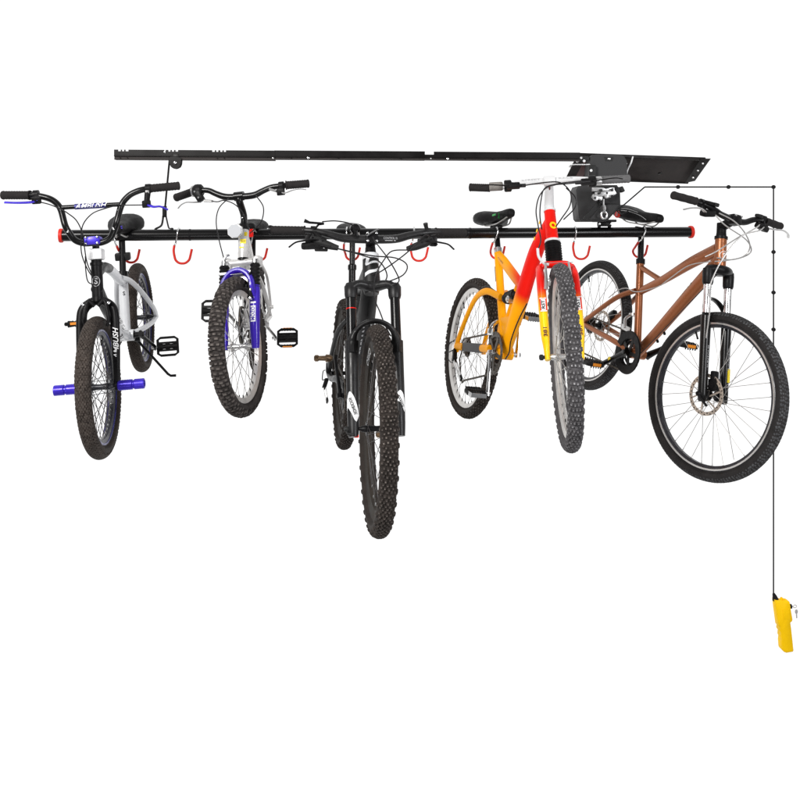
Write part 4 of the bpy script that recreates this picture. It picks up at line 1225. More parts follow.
# fork
hw = .062
ct = Hb - a * .042 + n * .02
mb = MB().tube([Hb - a * .04, Hb + a * .01], [.022, .020], 18)
mb.tube([ct + Y_ * (hw) - a * .022, ct + Y_ * .045, ct, ct - Y_ * .045, ct - Y_ * (hw) - a * .022], [.016, .016, .018, .016, .016], 16, sp=3, sx=1.1, sy=.8, up=tuple(n))
fk = mb.build('fork', 'redpaint', bk.root, True)
prof = []
for k in range(17):
    prof.append((-.026 + .088 * k / 16, .0335 if k % 2 else .028))
MB().lathe(Hb, a, prof, 24).build('boot', 'plastic', fk, True)
MB().lathe(Hb + a * .062, a, [(0, .031), (.003, .0315), (.010, .030), (.012, .025)], 24).build('headset', 'white', fk, True)
for s in (1, -1):
    mb = MB().tube([ct + Y_ * hw * s - a * .02, FA + Y_ * (hw + .002) * s + n * .02 + a * .30, FA + Y_ * (hw + .002) * s + n * .016 + a * .2, FA + Y_ * (hw + .002) * s + n * .01 + a * .09, FA + Y_ * hw * s + n * .002 + a * .04, FA + Y_ * hw * s - a * .012], [.019, .0215, .022, .021, .016, .012], 16, sp=4, sx=1.2, sy=.78, up=tuple(n))
    lg = mb.build('fork_leg', 'fadefk', fk, True)
    c = FA + Y_ * (hw + .002) * s + n * (.013 + .0285) + a * .19
    MB().box(c, (.0015, .026, .052), [n, Y_, a]).build('sticker', 'redpaint', lg, True)
    MB().box(c + n * .001, (.0012, .017, .042), [n, Y_, a]).box(c + n * .001 + a * .025, (.0014, .024, .004), [n, Y_, a]).box(c + n * .001 - a * .025, (.0014, .024, .004), [n, Y_, a]).build('sticker', 'print', lg, True)
    mb = MB()
    text_mb(mb, 'RST', c + n * .0018, a, -Y_, .017, bold=.03, fit=.034)
    mb.build('lettering', 'satin', lg, True)
    mb = MB()
    text_mb(mb, '381', FA + Y_ * (hw + .002) * s + n * (.0095 + .0258) + a * .088, a, -Y_, .019, bold=.03, fit=.036)
    mb.build('lettering', 'rust', lg, True)
MB().lathe(FA - Y_ * (hw + .03), Y_, [(0, .007), (.004, .011), (.014, .011), (.016, .007), (.03, .007)], 14).build('axle_nut', 'greydark', fk, True)
for s in (1, -1):
    MB().tube([FA + a * .25 + Y_ * s * .050 + n * .04, FA + a * .30 + Y_ * s * .046 + n * .045, FA + a * .355 + Y_ * s * .043 + n * .05], [.010, .007, .0045], 10, sp=3, sx=1.2, sy=.9).box(FA + a * (bk.p['R'] - bk.p['tw'] - .002) + Y_ * s * .034 + n * .03, (.05, .012, .012), [n, Y_, a], .003).build('brake_arm', 'alu', bk.root, True)
MB().tube([FA + a * .355 - Y_ * .043 + n * .05, FA + a * .352 + Y_ * .06 + n * .05], .0013, 6).build('cable', 'alu', bk.root, True)
# stem + bar
cl = bk.cl
mb = MB().tube([Ht + a * .01, Ht + a * .03 + n * .004, cl - n * .02], [.020, .020, .017], 18, sp=3)
mb.tube([cl - n * .03 - a * .004, cl], [.017, .017], 16)
mb.lathe(cl - Y_ * .022, Y_, [(0, .0205), (.044, .0205)], 20)
st = mb.build('stem', 'white', bk.root, True)
MB().tube([Ht + a * .05 + n * .026 - Y_ * .0, cl - n * .03 + n * .016 - a * .02], .0035, 6).build('sticker', 'rust', st, True)
P = [bk.grip_end(-1), cl - Y_ * .2 - a * .010 - n * .01, cl - Y_ * .09 + a * .0, cl, cl + Y_ * .09 + a * .001, cl + Y_ * .2 - a * .002 - n * .01, bk.grip_end(1)]
hb = bar_mesh(bk, P, [.011, .011, .0125, .0135, .0125, .011, .011], 'white', 4)
mb = MB()
text_mb(mb, 'STREET  HD    RACE', cl + n * .0136 - Y_ * .01 + a * .002, Y_, a, .010, wrap=.0135, fit=.20)
mb.build('lettering', 'greyprint', hb, True)
grips(bk, hb, {1: 'greygrip', -1: 'grip'}, .11, .0165, 0, 9, {1: cl + Y_ * .205 - n * .012 - a * .002, -1: cl - Y_ * .236 - a * .008 - n * .016})
for s in (1, -1):
    q = cl + Y_ * s * (.215 if s < 0 else .185) - n * .010 - a * .006
    MB().lathe(q - Y_ * (.023 if s < 0 else .02), Y_, [(0, .0165), (.004, .018), (.05 if s < 0 else .036, .018), (.054 if s < 0 else .04, .015)], 18).build('twist_shifter', 'taupe' if s < 0 else 'alu', hb, True)
    q2 = cl + Y_ * s * .165 - a * .012
    mb = MB().lathe(q2 - Y_ * .014, Y_, [(0, .021), (.004, .024), (.026, .024), (.03, .018)], 18)
    mb.box(q2 + n * .02 - a * .012 - Y_ * s * .02, (.026, .055, .022), [n, Y_, a], .006)
    mb.box(q2 + n * .025 - a * .016 - Y_ * s * .05, (.014, .04, .012), [n, Y_, a], .004)
    mb.build('lever_clamp', 'plastic', hb, True)
    lever(bk, hb, [q2 + n * .03 - a * .016, q2 + n * .045 - a * .02 + Y_ * s * .03, q2 + n * .05 - a * .018 + Y_ * s * .08, q2 + n * .046 - a * .022 + Y_ * s * .11], 'plastic', .0050)
cables(bk, [(1, [(0.93, -0.112, 0.661), (0.95, -0.024, 0.666), (0.955, 0.033, 0.661), (0.95, 0.069, 0.624), (0.95, 0.066, 0.573), (0.94, 0.032, 0.524), (0.90, 0.012, 0.498)]), (1, [(0.93, 0.15, 0.665), (0.96, 0.068, 0.655), (0.97, -0.008, 0.648), (0.97, -0.048, 0.615), (0.97, -0.066, 0.557), (0.97, -0.062, 0.499), (0.96, -0.054, 0.441), (.965, -.07, .40)]), (1, [(0.92, 0.12, 0.67), (0.95, 0.032, 0.659), (0.96, -0.026, 0.643), (0.96, -0.044, 0.597), (0.95, -0.051, 0.539), (0.92, -0.045, 0.488)])], 'cable', .0026)
MB().tube([(.95, .055, .64), (.965, .085, .60), (.96, .082, .56), (.93, .04, .52)], .0026, 7, sp=5).build('cable', 'cable', bk.root, True)
MB().tube([(.965, -.068, .41), (.968, -.066, .378), (.962, -.048, .352), (.955, -.03, .346)], .0055, 8, sp=4).build('cable_noodle', 'white', bk.root, True)
seatpost(bk, (.272, 0, .455), .0135, 'blackpaint', top=(.225, 0, .575), collar=.0195, collarmat='alu')
so, sf = saddle(bk, 'saddle', .33, .165, .072, c=(.205, .004, .574), pitch=.0)
mb = MB()
text_mb(mb, 'x', sf((.10, -.036, .026)), V((.8, -.6, 0)), (0, 0, 1), .05, bold=.04)
mb.box(sf((.06, -.046, .030)), (.035, .004, .008))
mb.build('seat_print', 'green', so)
T_ = (112, (.0120, .0098), .0046, .42, 'dots')
wheel(bk, FA, True, 'mtb', 'greytyre', 'rimsilver', 'spoke', T_, nsp=36, hubw=.048, knobtop='knobgrey')
wheel(bk, (0, 0, 0), False, 'mtb', 'tyre', 'rimsilver', 'spoke', T_, nsp=36, hubw=.056, cassette=7, knobtop='knob')
cranks(bk, 'chrome', ('grease', .088), ring2=(.84, .66), armw=.011, pk=1)
chain(bk, .088, .04, ry=-.045, cy=-.035, tens=[(.02, -.06, -.06), (.085, -.07, -.15), (.11, -.07, -.165), (.13, -.068, -.155)])
derailleur(bk, (-.01, -.078, -.02), (.095, -.074, -.146))
MB().tube([(.37, -.05, .075), (.39, -.045, .11), (.375, -.02, .125)], .010, 10, sp=3).box((.375, -.048, .078), (.07, .006, .03), None, .002).build('front_derailleur', 'chrome', bk.root)
cables(bk, [(0, [(.36, -.03, .26), (.28, -.045, .285), (.20, -.05, .27), (.16, -.055, .225)]), (0, [(-.02, -.08, .03), (-.09, -.085, .0), (-.085, -.085, -.06), (-.01, -.085, -.08), (.02, -.08, -.04)])])
K_d = V((math.cos(bk.p['ca']), 0, math.sin(bk.p['ca']))) * bk.p['cl']
pr, pl_ = bb + K_d - Y_ * (bk.p['q'] + .05), bb - K_d + Y_ * (bk.p['q'] + .05)
for q, s in ((pr, -1), (pl_, 1)):
    ob = pedal(bk, q, s, 'plastic', ux=(1, 0, -.25), nz=(.25, 0, 1), Lp=.05, Wp=.078, t=.024)
    mb = MB()
    for x in (-1, 1):
        ux, nz = V((1, 0, -.25)).normalized(), V((.25, 0, 1)).normalized()
        mb.tube([q + ux * x * .022 - Y_ * .04, q + ux * x * .046 - Y_ * .034, q + ux * x * .048 + Y_ * .034, q + ux * x * .022 + Y_ * .04], .0022, 6, sx=5, sy=.6, up=tuple(nz))
    mb.build('pedal_cage', 'chrome', ob)

# ================================================================== 5. copper mountain bike
bk = Bike('copper', 'copper-brown mountain bike with a large front disc brake, hanging furthest right', G)
a, n, FA, Hb, Ht, bb = bk.a, bk.n, bk.FA, bk.Hb, bk.Ht, bk.bb
fo = frame(bk, [
    ([Hb + a * .002, Ht - a * .004], .0235, dict(n=22)),
    ([(.82, 0, .563), (.67, 0, .475), (.505, 0, .362), (.347, 0, .267), (.325, 0, .257)], [.027, .024, .019, .017, .016], dict(sp=5, sx=1.1, sy=.8)),
    ([(.480, 0, .352), (.39, 0, .362), (.300, 0, .372)], [.013, .012, .013], dict(sp=4, n=12)),
    ([(.845, 0, .520), (.705, 0, .335), (.55, 0, .125), bb], [.028, .027, .024, .023], dict(sp=5, sx=1.1, sy=.85)),
    ([bb, (.282, 0, .400)], .0175, dict(n=18)),
    ([bb - Y_ * .036, bb + Y_ * .036], .025, dict(n=20)),
    ([(.33, .018, .262), (.24, .045, .205), (.12, .064, .10), (0, .066, .0)], [.013, .0125, .0115, .012], dict(sp=5)),
    ([(.33, -.018, .262), (.24, -.045, .205), (.12, -.064, .10), (0, -.066, .0)], [.013, .0125, .0115, .012], dict(sp=5)),
    ([bb + V((-.01, .03, 0)), (.30, .05, .0), (.15, .062, .0), (0, .066, 0)], [.014, .014, .013, .012], dict(sp=5)),
    ([bb + V((-.01, -.03, 0)), (.30, -.05, .0), (.15, -.062, .0), (0, -.066, 0)], [.014, .014, .013, .012], dict(sp=5)),
    ([(-.01, .066, .02), (-.012, .066, -.035)], .010, dict(n=10)),
    ([(-.01, -.066, .02), (-.012, -.066, -.035)], .010, dict(n=10)),
], 'copper')
mb = MB()
text_mb(mb, 'S', Hb + a * .062 + n * .0236, Y_ * .9 - n * .0, a, .028, bold=.015, wrap=-.0236)
mb.tube([Hb + a * .062 + (n * math.cos(y / .024) + Y_ * math.sin(y / .024)) * .0242 + a * z for y, z in [(math.cos(t) * .018, math.sin(t) * .018) for t in [k * PI / 10 for k in range(20)]]], .0012, 5, closed=True)
mb.build('head_badge', 'print', fo)
mb = MB()
mb.box((.475, -.0222, .020), (.035, .001, .018), [V((.6, 0, .8)), Y_, V((.8, 0, -.6))])
mb.build('sticker', 'print', fo)
mb = MB()
text_mb(mb, 'MESA', V((.70, -.0205, .345)), V((-.56, 0, -.83)), V((.83, -.1, -.56)), .026, bold=.01, wrap=.026, fit=.12)
mb.build('lettering', 'bronze', fo)
MB().lathe(Ht - a * .006, a, [(0, .0265), (.012, .0265), (.014, .021), (.028, .0195)], 20).build('headset', 'satin', fo)
MB().lathe(Hb - a * .008, a, [(0, .025), (.012, .026), (.014, .0235)], 20).build('headset', 'satin', fo)
# stem
cl = bk.cl
mb = MB().tube([Ht + a * .01, Ht + a * .062], .0195, 18)
mb.tube([Ht + a * .045 - n * .004, cl], [.020, .018], 18)
mb.box(cl, (.042, .05, .044), [n, Y_, a], .009)
st = mb.build('stem', 'satin', bk.root, True)
mb = MB()
for s in (1, -1):
    MB().lathe(cl + n * .02 + Y_ * .017 * s + a * .014, n, [(0, .004), (.006, .004)], 8).build('bolt', 'alu', st, True)
ge = bk.grip_end
P = [ge(-1), (.825, -.215, .726), (.845, -.16, .721), (.853, -.118, .713), (.855, -.078, .702), cl, (.855, .06, .698), (.853, .108, .718), (.848, .15, .727), (.825, .21, .728), ge(1)]
hb = bar_mesh(bk, P, [.0112, .0112, .0112, .012, .013, .0145, .013, .012, .0112, .0112, .0112], 'satin', 5)
grips(bk, hb, 'grip', .12, .0165, 0, 3, {1: V((.828, .205, .7285)), -1: V((.828, -.205, .7265))})
for s in (-1, 1):
    z = .722 if s < 0 else .728
    lever(bk, hb, [(.858, .175 * s, z - .028), (.885, .205 * s, z - .026), (.897, .245 * s, z - .020), (.892, .285 * s, z - .028), (.880, .31 * s, z - .042)], 'alu', .0068, ((.832, .178 * s, z + .003), (0, 1, 0)), 'satin')
    MB().box((.862, .160 * s, z - .030), (.035, .06, .026), [(1, 0, 0), (0, 1, -.2 * s), (0, .2 * s, 1)], .009).box((.85, .150 * s, z + .012), (.03, .045, .014), None, .005).build('gear_shifter', 'plastic', hb, True)
    MB().box((.86, .13 * s, z + .012), (.022, .022, .016), None, .005).build('shifter_window', 'greydark', hb, True)
cables(bk, [(1, [(0.88, -0.12, 0.705), (0.90, -0.05, 0.69), (0.91, 0.02, 0.655), (0.91, 0.071, 0.607), (0.90, 0.062, 0.562), (0.89, -0.012, 0.53), (0.87, -0.051, 0.514)]), (1, [(.88, .12, .705), (0.93, 0.05, 0.69), (0.93, -0.031, 0.626), (0.93, -0.078, 0.541), (0.93, -0.10, 0.462), (0.935, -0.105, 0.399), (0.95, -0.085, 0.322), (0.96, -0.07, 0.21), (.975, -.062, .10), (.98, .03, .055)]), (1, [(.88, .15, .70), (0.92, 0.08, 0.68), (0.89, 0.032, 0.645), (0.885, -0.072, 0.558), (0.86, -0.10, 0.522)]), (1, [(.87, -.14, .70), (.90, -.09, .665), (.91, .04, .63), (.905, .09, .585), (.885, .03, .54), (.86, -.035, .53)])], 'silvercable', .0027)
cables(bk, [(0, [(0.852, -0.045, 0.511), (0.718, -0.045, 0.465), (0.60, -0.04, 0.38), (0.545, -0.035, 0.338)]), (0, [(0.545, -0.035, 0.338), (.50, -.035, .315), (0.42, -0.05, 0.275), (0.36, -0.05, 0.262), (.30, -.05, .262), (0.24, -0.055, 0.235), (0.185, -0.062, 0.183)])], 'silvercable', .0022)
MB().tube([(0.892, -0.03, 0.468), (0.768, -0.035, 0.311), (0.632, -0.035, 0.145), (.52, -.035, .01)], .002, 6).build('cable', 'cable', bk.root)
for q in ((.60, 0, .155), (.565, 0, .108)):
    MB().lathe(V(q) + V((.018, -.012, -.012)), (.8, -.1, -.6), [(0, .006), (.012, .006), (.014, .003)], 10).build('bolt', 'satin', fo)
# fork
hw = .060
Lc = bk.p['L']
ct = FA + a * (Lc - .004)
mb = MB()
mb.tube([ct + Y_ * hw - a * .03, ct + Y_ * (hw - .004) + a * .004, Hb + n * .018 + a * .0, ct - Y_ * (hw - .004) + a * .004, ct - Y_ * hw - a * .03], [.019, .019, .024, .019, .019], 18, sp=4, sx=1.1, sy=.9, up=tuple(n))
mb.lathe(Hb - a * .02, a, [(0, .024), (.016, .026)], 20)
for s in (1, -1):
    mb.lathe(FA + Y_ * s * hw + a * (Lc - .065), a, [(0, .0185), (.01, .0215), (.05, .0225), (.066, .021), (.07, .014)], 18)
fk = mb.build('fork', 'satin', bk.root, True)
for s in (1, -1):
    ax0 = FA + Y_ * s * hw
    MB().tube([ax0 + a * .25, ax0 + a * (Lc - .05)], .0155, 18).build('stanchion', 'chrome', fk, True)
    mb = MB().lathe(ax0, a, [(-.03, .012), (-.024, .017), (.0, .0185), (.05, .018), (.20, .0195), (.30, .0205), (.312, .0205), (.316, .017), (.325, .0165)], 20)
    mb.plate([(-.02, -.02), (.02, -.02), (.02, .02), (-.02, .02)], FA + Y_ * s * (hw - .01), (1, 0, 0), (0, 0, 1), .012)
    lg = mb.build('fork_leg', 'blackpaint', fk, True)
    mb = MB()
    text_mb(mb, 'SUNTOUR', ax0 + a * .15 + n * .0192, a, -Y_, .010, wrap=.0195, fit=.09)
    mb.build('lettering', 'greyprint', lg, True)
mb = MB()
q = FA + Y_ * hw + a * .085
MB().box(q + n * .0188 + Y_ * .004, (.001, .014, .055), [n, Y_, a]).build('sticker', 'yprint', lg if False else fk, True)
arc = [FA + Y_ * hw + a * .29] + [FA + Y_ * math.cos(t) * hw + a * (.315 + math.sin(t) * .075) - n * .028 * math.sin(t) for t in [PI * k / 10 for k in range(11)]] + [FA - Y_ * hw + a * .29]
MB().tube(arc, .0095, 12, sp=3, sx=1.4, sy=.8, up=tuple(n)).build('fork_brace', 'blackpaint', fk, True)
q = FA - Y_ * .030 + n * .030 + a * .040
mb = MB().box(q + V((0, .0, .0)), (.045, .030, .050), [n, Y_, a], .010)
mb.lathe(q - Y_ * .018, Y_, [(0, .014), (.040, .014)], 16)
mb.box(q + a * .035, (.02, .03, .04), [n, Y_, a], .006)
mb.build('brake_caliper', 'satin', bk.root, True)
MB().lathe(FA - Y_ * (hw + .03), Y_, [(0, .008), (.006, .011), (.02, .011), (.03, .013)], 14).tube([FA - Y_ * (hw + .02), FA - Y_ * (hw + .026) + V((.02, 0, -.012)), FA - Y_ * (hw + .022) + V((.055, 0, -.03))], [.006, .006, .005], 8).build('quick_release', 'satin', fk, True)
# seat
seatpost(bk, (.284, 0, .397), .0145, 'blackpaint', collar=.021, top=(.222, 0, .548))
so, sf = saddle(bk, 'saddle', .34, .165, .072, c=(.165, .004, .560), pitch=.07)
mb = MB()
c_ = sf((-.085, -.081, .020))
nn = V((.25, -1, .1)).normalized()
mb.lathe(c_ - nn * .004, nn, [(0, .017), (.006, .017), (.007, .015)], 20)
mb.build('seat_badge', 'red', so)
mb = MB()
text_mb(mb, 'S', c_ + nn * .0035, V((1, .25, 0)), (0, 0, 1), .022, bold=.03)
mb.build('lettering', 'greyprint', so)
MB().tube([sf((-.07, -.074, .042)), sf((-.02, -.062, .044)), sf((.04, -.036, .034)), sf((.09, -.028, .018))], .0012, 5, sp=4).tube([sf((-.09, -.070, .050)), sf((-.04, -.058, .055)), sf((.02, -.036, .046))], .0012, 5, sp=4).build('seam', 'alu', so)
T_ = (150, (.0095, .0078), .0012, .8, 'waves', .03)
wheel(bk, FA, True, 'slick', 'slick', 'rimblack', 'spoke', T_, nsp=32, hubw=.046, hubmat='satin', rotor=(-1, .083), lip='rimsilver', knobtop='tread', phase=.07)
wheel(bk, (0, 0, 0), False, 'slick', 'slick', 'rimblack', 'spoke', T_, nsp=32, hubw=.056, hubmat='satin', rotor=(1, .08), cassette=8, lip='rimsilver', knobtop='tread')
cranks(bk, 'blackpaint', ('greydark', .092), ring2=(.84, .64), armw=.013, bbmat='satin')
mb = MB()
d = V((math.cos(bk.p['ca']), 0, math.sin(bk.p['ca'])))
mb.box(bb + d * .095 - Y_ * (bk.p['q'] + .003), (.020, .0015, .013), [d, Y_, d.cross(Y_)])
mb.build('sticker', 'yprint', bk.root)
MB().lathe(bb - Y_ * .045, Y_, [(-.010, .100), (-.004, .102), (-.004, .062), (-.008, .066)], 60, closed=True).build('chain_guard', 'plastic', bk.root)
chain(bk, .092, .04, ry=-.045, cy=-.035, tens=[(.01, -.06, -.07), (.05, -.068, -.13), (.08, -.068, -.135)])
derailleur(bk, (-.01, -.078, -.03), (.055, -.074, -.125))
MB().tube([(.37, -.05, .085), (.345, -.045, .12), (.335, -.02, .14)], .007, 10, sp=3).box((.375, -.048, .085), (.075, .006, .024), None, .002).lathe((.335, 0, .14), (-.42, 0, .9), [(0, .021), (.012, .021)], 16).build('front_derailleur', 'alu', bk.root)
MB().box((.06, .062, .075), (.05, .03, .045), [(1, 0, .8), (0, 1, 0), (-.8, 0, 1)], .010).build('brake_caliper', 'satin', bk.root)
K_d = d * bk.p['cl']
pr, pl_ = bb + K_d - Y_ * (bk.p['q'] + .05), bb - K_d + Y_ * (bk.p['q'] + .05)
pedal(bk, pr, -1, 'plastic', ux=(1, 0, .1), nz=(-.1, 0, 1), t=.026, refl='amber', Lp=.09)
pedal(bk, pl_, 1, 'plastic', ux=(1, 0, .1), nz=(-.1, 0, 1), t=.026, refl='amber', Lp=.09)
CX.s, CX.fn = 1.0, None

# ================================================================== hoist above the bikes
def at(u, v, y):
    """the place at depth y (metres from the camera) seen at photo pixel u, v"""
    return V(((u - 400) / F * y, y, CZ + (237 - v) / F * y))


def bary(x):
    return 3.70 + .16 * x


# storage bar ------------------------------------------------------
def bar_pt(u):
    k = (u - 400) / F
    y = 3.70 / (1 - .16 * k)
    v = 235.6 + (232 - 235.6) * (u - 62) / (690 - 62)
    return at(u, v, y)


b0, b1 = bar_pt(62), bar_pt(690)
bd = (b1 - b0).normalized()
bL = (b1 - b0).length
BR = .0245
bar = MB().lathe(b0, bd, [(0, BR), (bL, BR)], 32).build('storage_bar', 'blackpaint')
tag(bar, 'long glossy black round bar with red end caps, carrying the bicycles by hooks', 'storage bar')
for q, d in ((b0, -bd), (b1, bd)):
    MB().lathe(q, d, [(-.004, BR + .001), (-.003, BR + .005), (.004, BR + .006), (.010, BR + .005), (.013, BR * .7), (.013, .001)], 32).build('end_cap', 'red', bar)
for u in (190, 470):
    q = bar_pt(u)
    MB().lathe(q, bd, [(-.004, BR + .0012), (.004, BR + .0012)], 32).build('joint_ring', 'satin', bar)

# hooks ------------------------------------------------------------
GH = 'red-tipped storage hooks on the bar'


def hook(u, label, dx=0., back=0., drop=.105, wide=.034, flip=1, lean=-.012):
    q = bar_pt(u)
    o = thing('storage_hook', label, 'hook', tuple(q), None, GH)
    r = .0036
    R_ = BR + r + .001
    f = V((0, -1, 0))
    # steel part over the bar, then down in front of it
    pts = [f * (-R_ * math.cos(t)) * 1 + V((0, 0, R_ * math.sin(t))) for t in [math.radians(x) for x in (-20, 10, 40, 70, 90, 115, 145, 175)]]
    x0 = lean
    pts = [p + V((dx * i / 8, 0, 0)) for i, p in enumerate(pts)]
    base = pts[-1]
    z0 = -.045
    mid = V((base.x + x0 * .6, base.y * .9, z0 * .75))
    s0 = V((base.x + x0, base.y * (1 - back * .3), z0))
    pts += [mid, s0]
    MB().tube(pts, r, 10, sp=4).build('hook_rod', 'chrome', o)
    yb = base.y + back * .11
    j = []
    w2 = wide
    cx = s0.x + flip * w2
    j.append(s0)
    j.append(V((s0.x - flip * .003, s0.y * .6 + yb * .4, z0 - .022)))
    for t in (180, 215, 250, 290, 325, 352):
        tt = math.radians(t)
        j.append(V((cx + flip * w2 * math.cos(tt), yb, z0 - drop * .42 + w2 * math.sin(tt))))
    j.append(V((cx + flip * (w2 + .007), yb, z0 - drop * .15)))
    MB().tube(j, .0052, 12, sp=5).build('hook_tip', 'red', o)
    return o


hook(116, 'storage hook behind the seat post of the BMX bike', back=.95, lean=.01, wide=.030)
hook(179, 'empty storage hook between the BMX bike and the child\'s silver bike')
hook(254, 'storage hook behind the seat post of the child\'s silver bike', back=.9, wide=.026)
hook(347, 'storage hook round the seat post of the large black bike', back=.9, wide=.030)
hook(414, 'empty storage hook under the brake lever of the large black bike')
hook(497, 'storage hook at the seat post of the yellow and red bike', back=.9, wide=.030, lean=-.022)
hook(575, 'empty storage hook between the yellow and red bike and the copper bike')
hook(645, 'storage hook at the seat post of the copper bike', back=.9, wide=.032, lean=-.03, dx=-.008)

# ceiling rail -----------------------------------------------------
r0, r1 = at(114, 149.5, 3.5), at(580, 152.5, 3.6)
rd = (r1 - r0).normalized()
rb = V((-rd.y, rd.x, 0)).normalized()
ru = V((0, 0, 1))
RL = (r1 - r0).length
rail = thing('ceiling_rail', 'long thin black steel ceiling rail with slots and bolts above the bicycles', 'ceiling rail', tuple(r0))


def rp(t, back, dn):
    """point of the rail, relative to its left top front corner"""
    return rd * t + rb * back - ru * dn


def tu(u):
    return (u - 114) / (580 - 114) * RL


def railsec(u0, u1, dn0, hgt, slots, fwd, hs=.007):
    mb = MB()
    t0, t1 = tu(u0), tu(u1)
    # upper web with slots: boxes left and right of each gap
    cuts = [(tu(a_), tu(b_)) for a_, b_ in slots]
    edges = [t0]
    for a_, b_ in cuts:
        edges += [a_, b_]
    edges.append(t1)
    for i in range(0, len(edges), 2):
        c0, c1 = edges[i], edges[i + 1]
        mb.box(rp((c0 + c1) / 2, fwd + .0015, dn0 + hs / 2), (c1 - c0, .003, hs), [rd, rb, ru])
    mb.box(rp((t0 + t1) / 2, fwd + .0015, dn0 + hs + (.026 - hs) / 2), (t1 - t0, .003, .026 - hs), [rd, rb, ru])
    # rolled lip and lower web, set back a little
    mb.tube([rp(t0, fwd + .001, dn0 + .027), rp(t1, fwd + .001, dn0 + .027)], .0028, 8)
    mb.mi = 1
    mb.box(rp((t0 + t1) / 2, fwd + .006, dn0 + .026 + (hgt - .026) / 2), (t1 - t0, .003, hgt - .026), [rd, rb, ru])
    mb.box(rp((t0 + t1) / 2, fwd + .0185, dn0 + hgt), (t1 - t0, .034, .003), [rd, rb, ru])
    mb.mi = 0
    return mb


railsec(114, 272, .0, .041, [(118, 120.5), (121.8, 123.8), (125.2, 128), (163, 164.4), (167, 169), (170.5, 172.5), (174, 176.5), (210, 212.5), (214, 216), (218, 220), (221.5, 223.5)], 0).build('rail_section', ['rail', 'brown'], rail)
railsec(271.4, 422, -.001, .037, [], .002).build('rail_section', ['rail', 'brown'], rail)
mb = railsec(421.5, 580, .0, .035, [(422, 431)], .0, .013)
mb.build('rail_section', ['rail', 'brown'], rail)
MB().box(rp(tu(426.5), .004, .027), (tu(432) - tu(421), .004, .018), [rd, rb, ru]).build('joint_plate', 'brown', rail)
for u, dn, r, m_ in ((163.5, .009, .0052, 'chrome'), (270, .033, .004, 'alu'), (305, .031, .0055, 'chrome'), (428, .031, .0035, 'alu'), (445, .031, .005, 'chrome'), (335, .031, .002, 'plastic'), (288, .031, .002, 'plastic'), (398, .031, .002, 'plastic'), (463, .031, .002, 'plastic'), (491, .031, .002, 'plastic'), (120, .035, .002, 'plastic'), (127, .035, .002, 'plastic'), (215, .035, .002, 'plastic'), (222, .035, .002, 'plastic')):
    MB().lathe(rp(tu(u), -.001, dn), -rb, [(-.01, r), (.002, r), (.003, r * .6)], 12).build('bolt', m_, rail)

# mounting channel on the right -----------------------------------
o = at(578, 153.5, 3.70)
ch = thing('ceiling_channel', 'wide dusty brown steel channel with slanted end bracket behind the hoist motor', 'ceiling channel', tuple(o))
A0, A1 = V((0, 0, 0)), at(704, 158, 3.73) - o
B0, B1 = at(566, 178, 3.86) - o, at(688, 183.5, 3.89) - o
e = (A1 - A0).normalized()
dn = (B0 - A0)
nr = e.cross(dn).normalized()
if nr.y > 0:
    nr = -nr
vs = [A0, A1, B1, B0]
mb = MB()
mb.add([q for q in vs] + [q - nr * .003 for q in vs], [(0, 1, 2, 3), (7, 6, 5, 4), (0, 4, 5, 1), (1, 5, 6, 2), (2, 6, 7, 3), (3, 7, 4, 0)])
face = mb.build('channel_face', 'brown', ch)
MB().box((A0 + A1) / 2 + V((0, -.010, -.006)), ((A1 - A0).length, .024, .014), [e, (0, 1, 0), (0, 0, 1)], .002).build('channel_lip', 'rail', ch)
MB().box((B0 + B1) / 2 + V((0, -.001, -.002)), ((B1 - B0).length, .012, .006), [e, (0, 1, 0), (0, 0, 1)], .002).build('channel_lip', 'rail', ch)
E0, E1 = at(711, 158, 3.70) - o, at(693, 184, 3.86) - o
ed = (E1 - E0).normalized()
ew = (at(703, 158, 3.70) - at(711, 158, 3.70)).normalized()
mb = MB()
C4 = [at(701, 158.5, 3.695) - o, at(711, 158.5, 3.695) - o, at(695, 181, 3.83) - o, at(685, 183, 3.85) - o]
mb.add(C4 + [q + V((0, .004, 0)) for q in C4], [(0, 1, 2, 3), (7, 6, 5, 4), (0, 4, 5, 1), (1, 5, 6, 2), (2, 6, 7, 3), (3, 7, 4, 0)])
br = mb.build('end_bracket', 'rail', ch)
for t in (.2, .5, .8):
    q = (C4[0].lerp(C4[3], t) + C4[1].lerp(C4[2], t)) / 2
    MB().lathe(q, (0, -1, 0), [(-.001, .0055), (.003, .0055), (.004, .003)], 10).build('bolt', 'alu', br)
for u, v, y in ((571, 166, 3.66), (578.5, 161, 3.66), (626, 163.5, 3.70), (661, 173, 3.74)):
    MB().lathe(at(u, v, y) - o, (0, -1, 0), [(-.03, .005), (.003, .0055), (.005, .003)], 12).build('bolt', 'alu' if u < 650 else 'rail', ch)
q0, q1 = at(587, 163, 3.70) - o, at(578, 179, 3.80) - o
MB().box((q0 + q1) / 2, ((q1 - q0).length, .004, .030), [(q1 - q0), (0, 1, 0), (q1 - q0).cross(V((0, 1, 0)))]).build('cross_brace', 'rust', ch)
MB().tube([at(572, 164.5, 3.62) - o, at(597, 164.5, 3.62) - o], .0042, 8).build('tie_rod', 'alu', ch)

# hoist motor ------------------------------------------------------
o = at(600, 200, 3.62)
mo = thing('hoist_motor', 'dark grey electric hoist motor with hanging housing under the brown ceiling channel', 'hoist motor', tuple(o))
def om(u, v, y=3.62):
    return at(u, v, y) - o
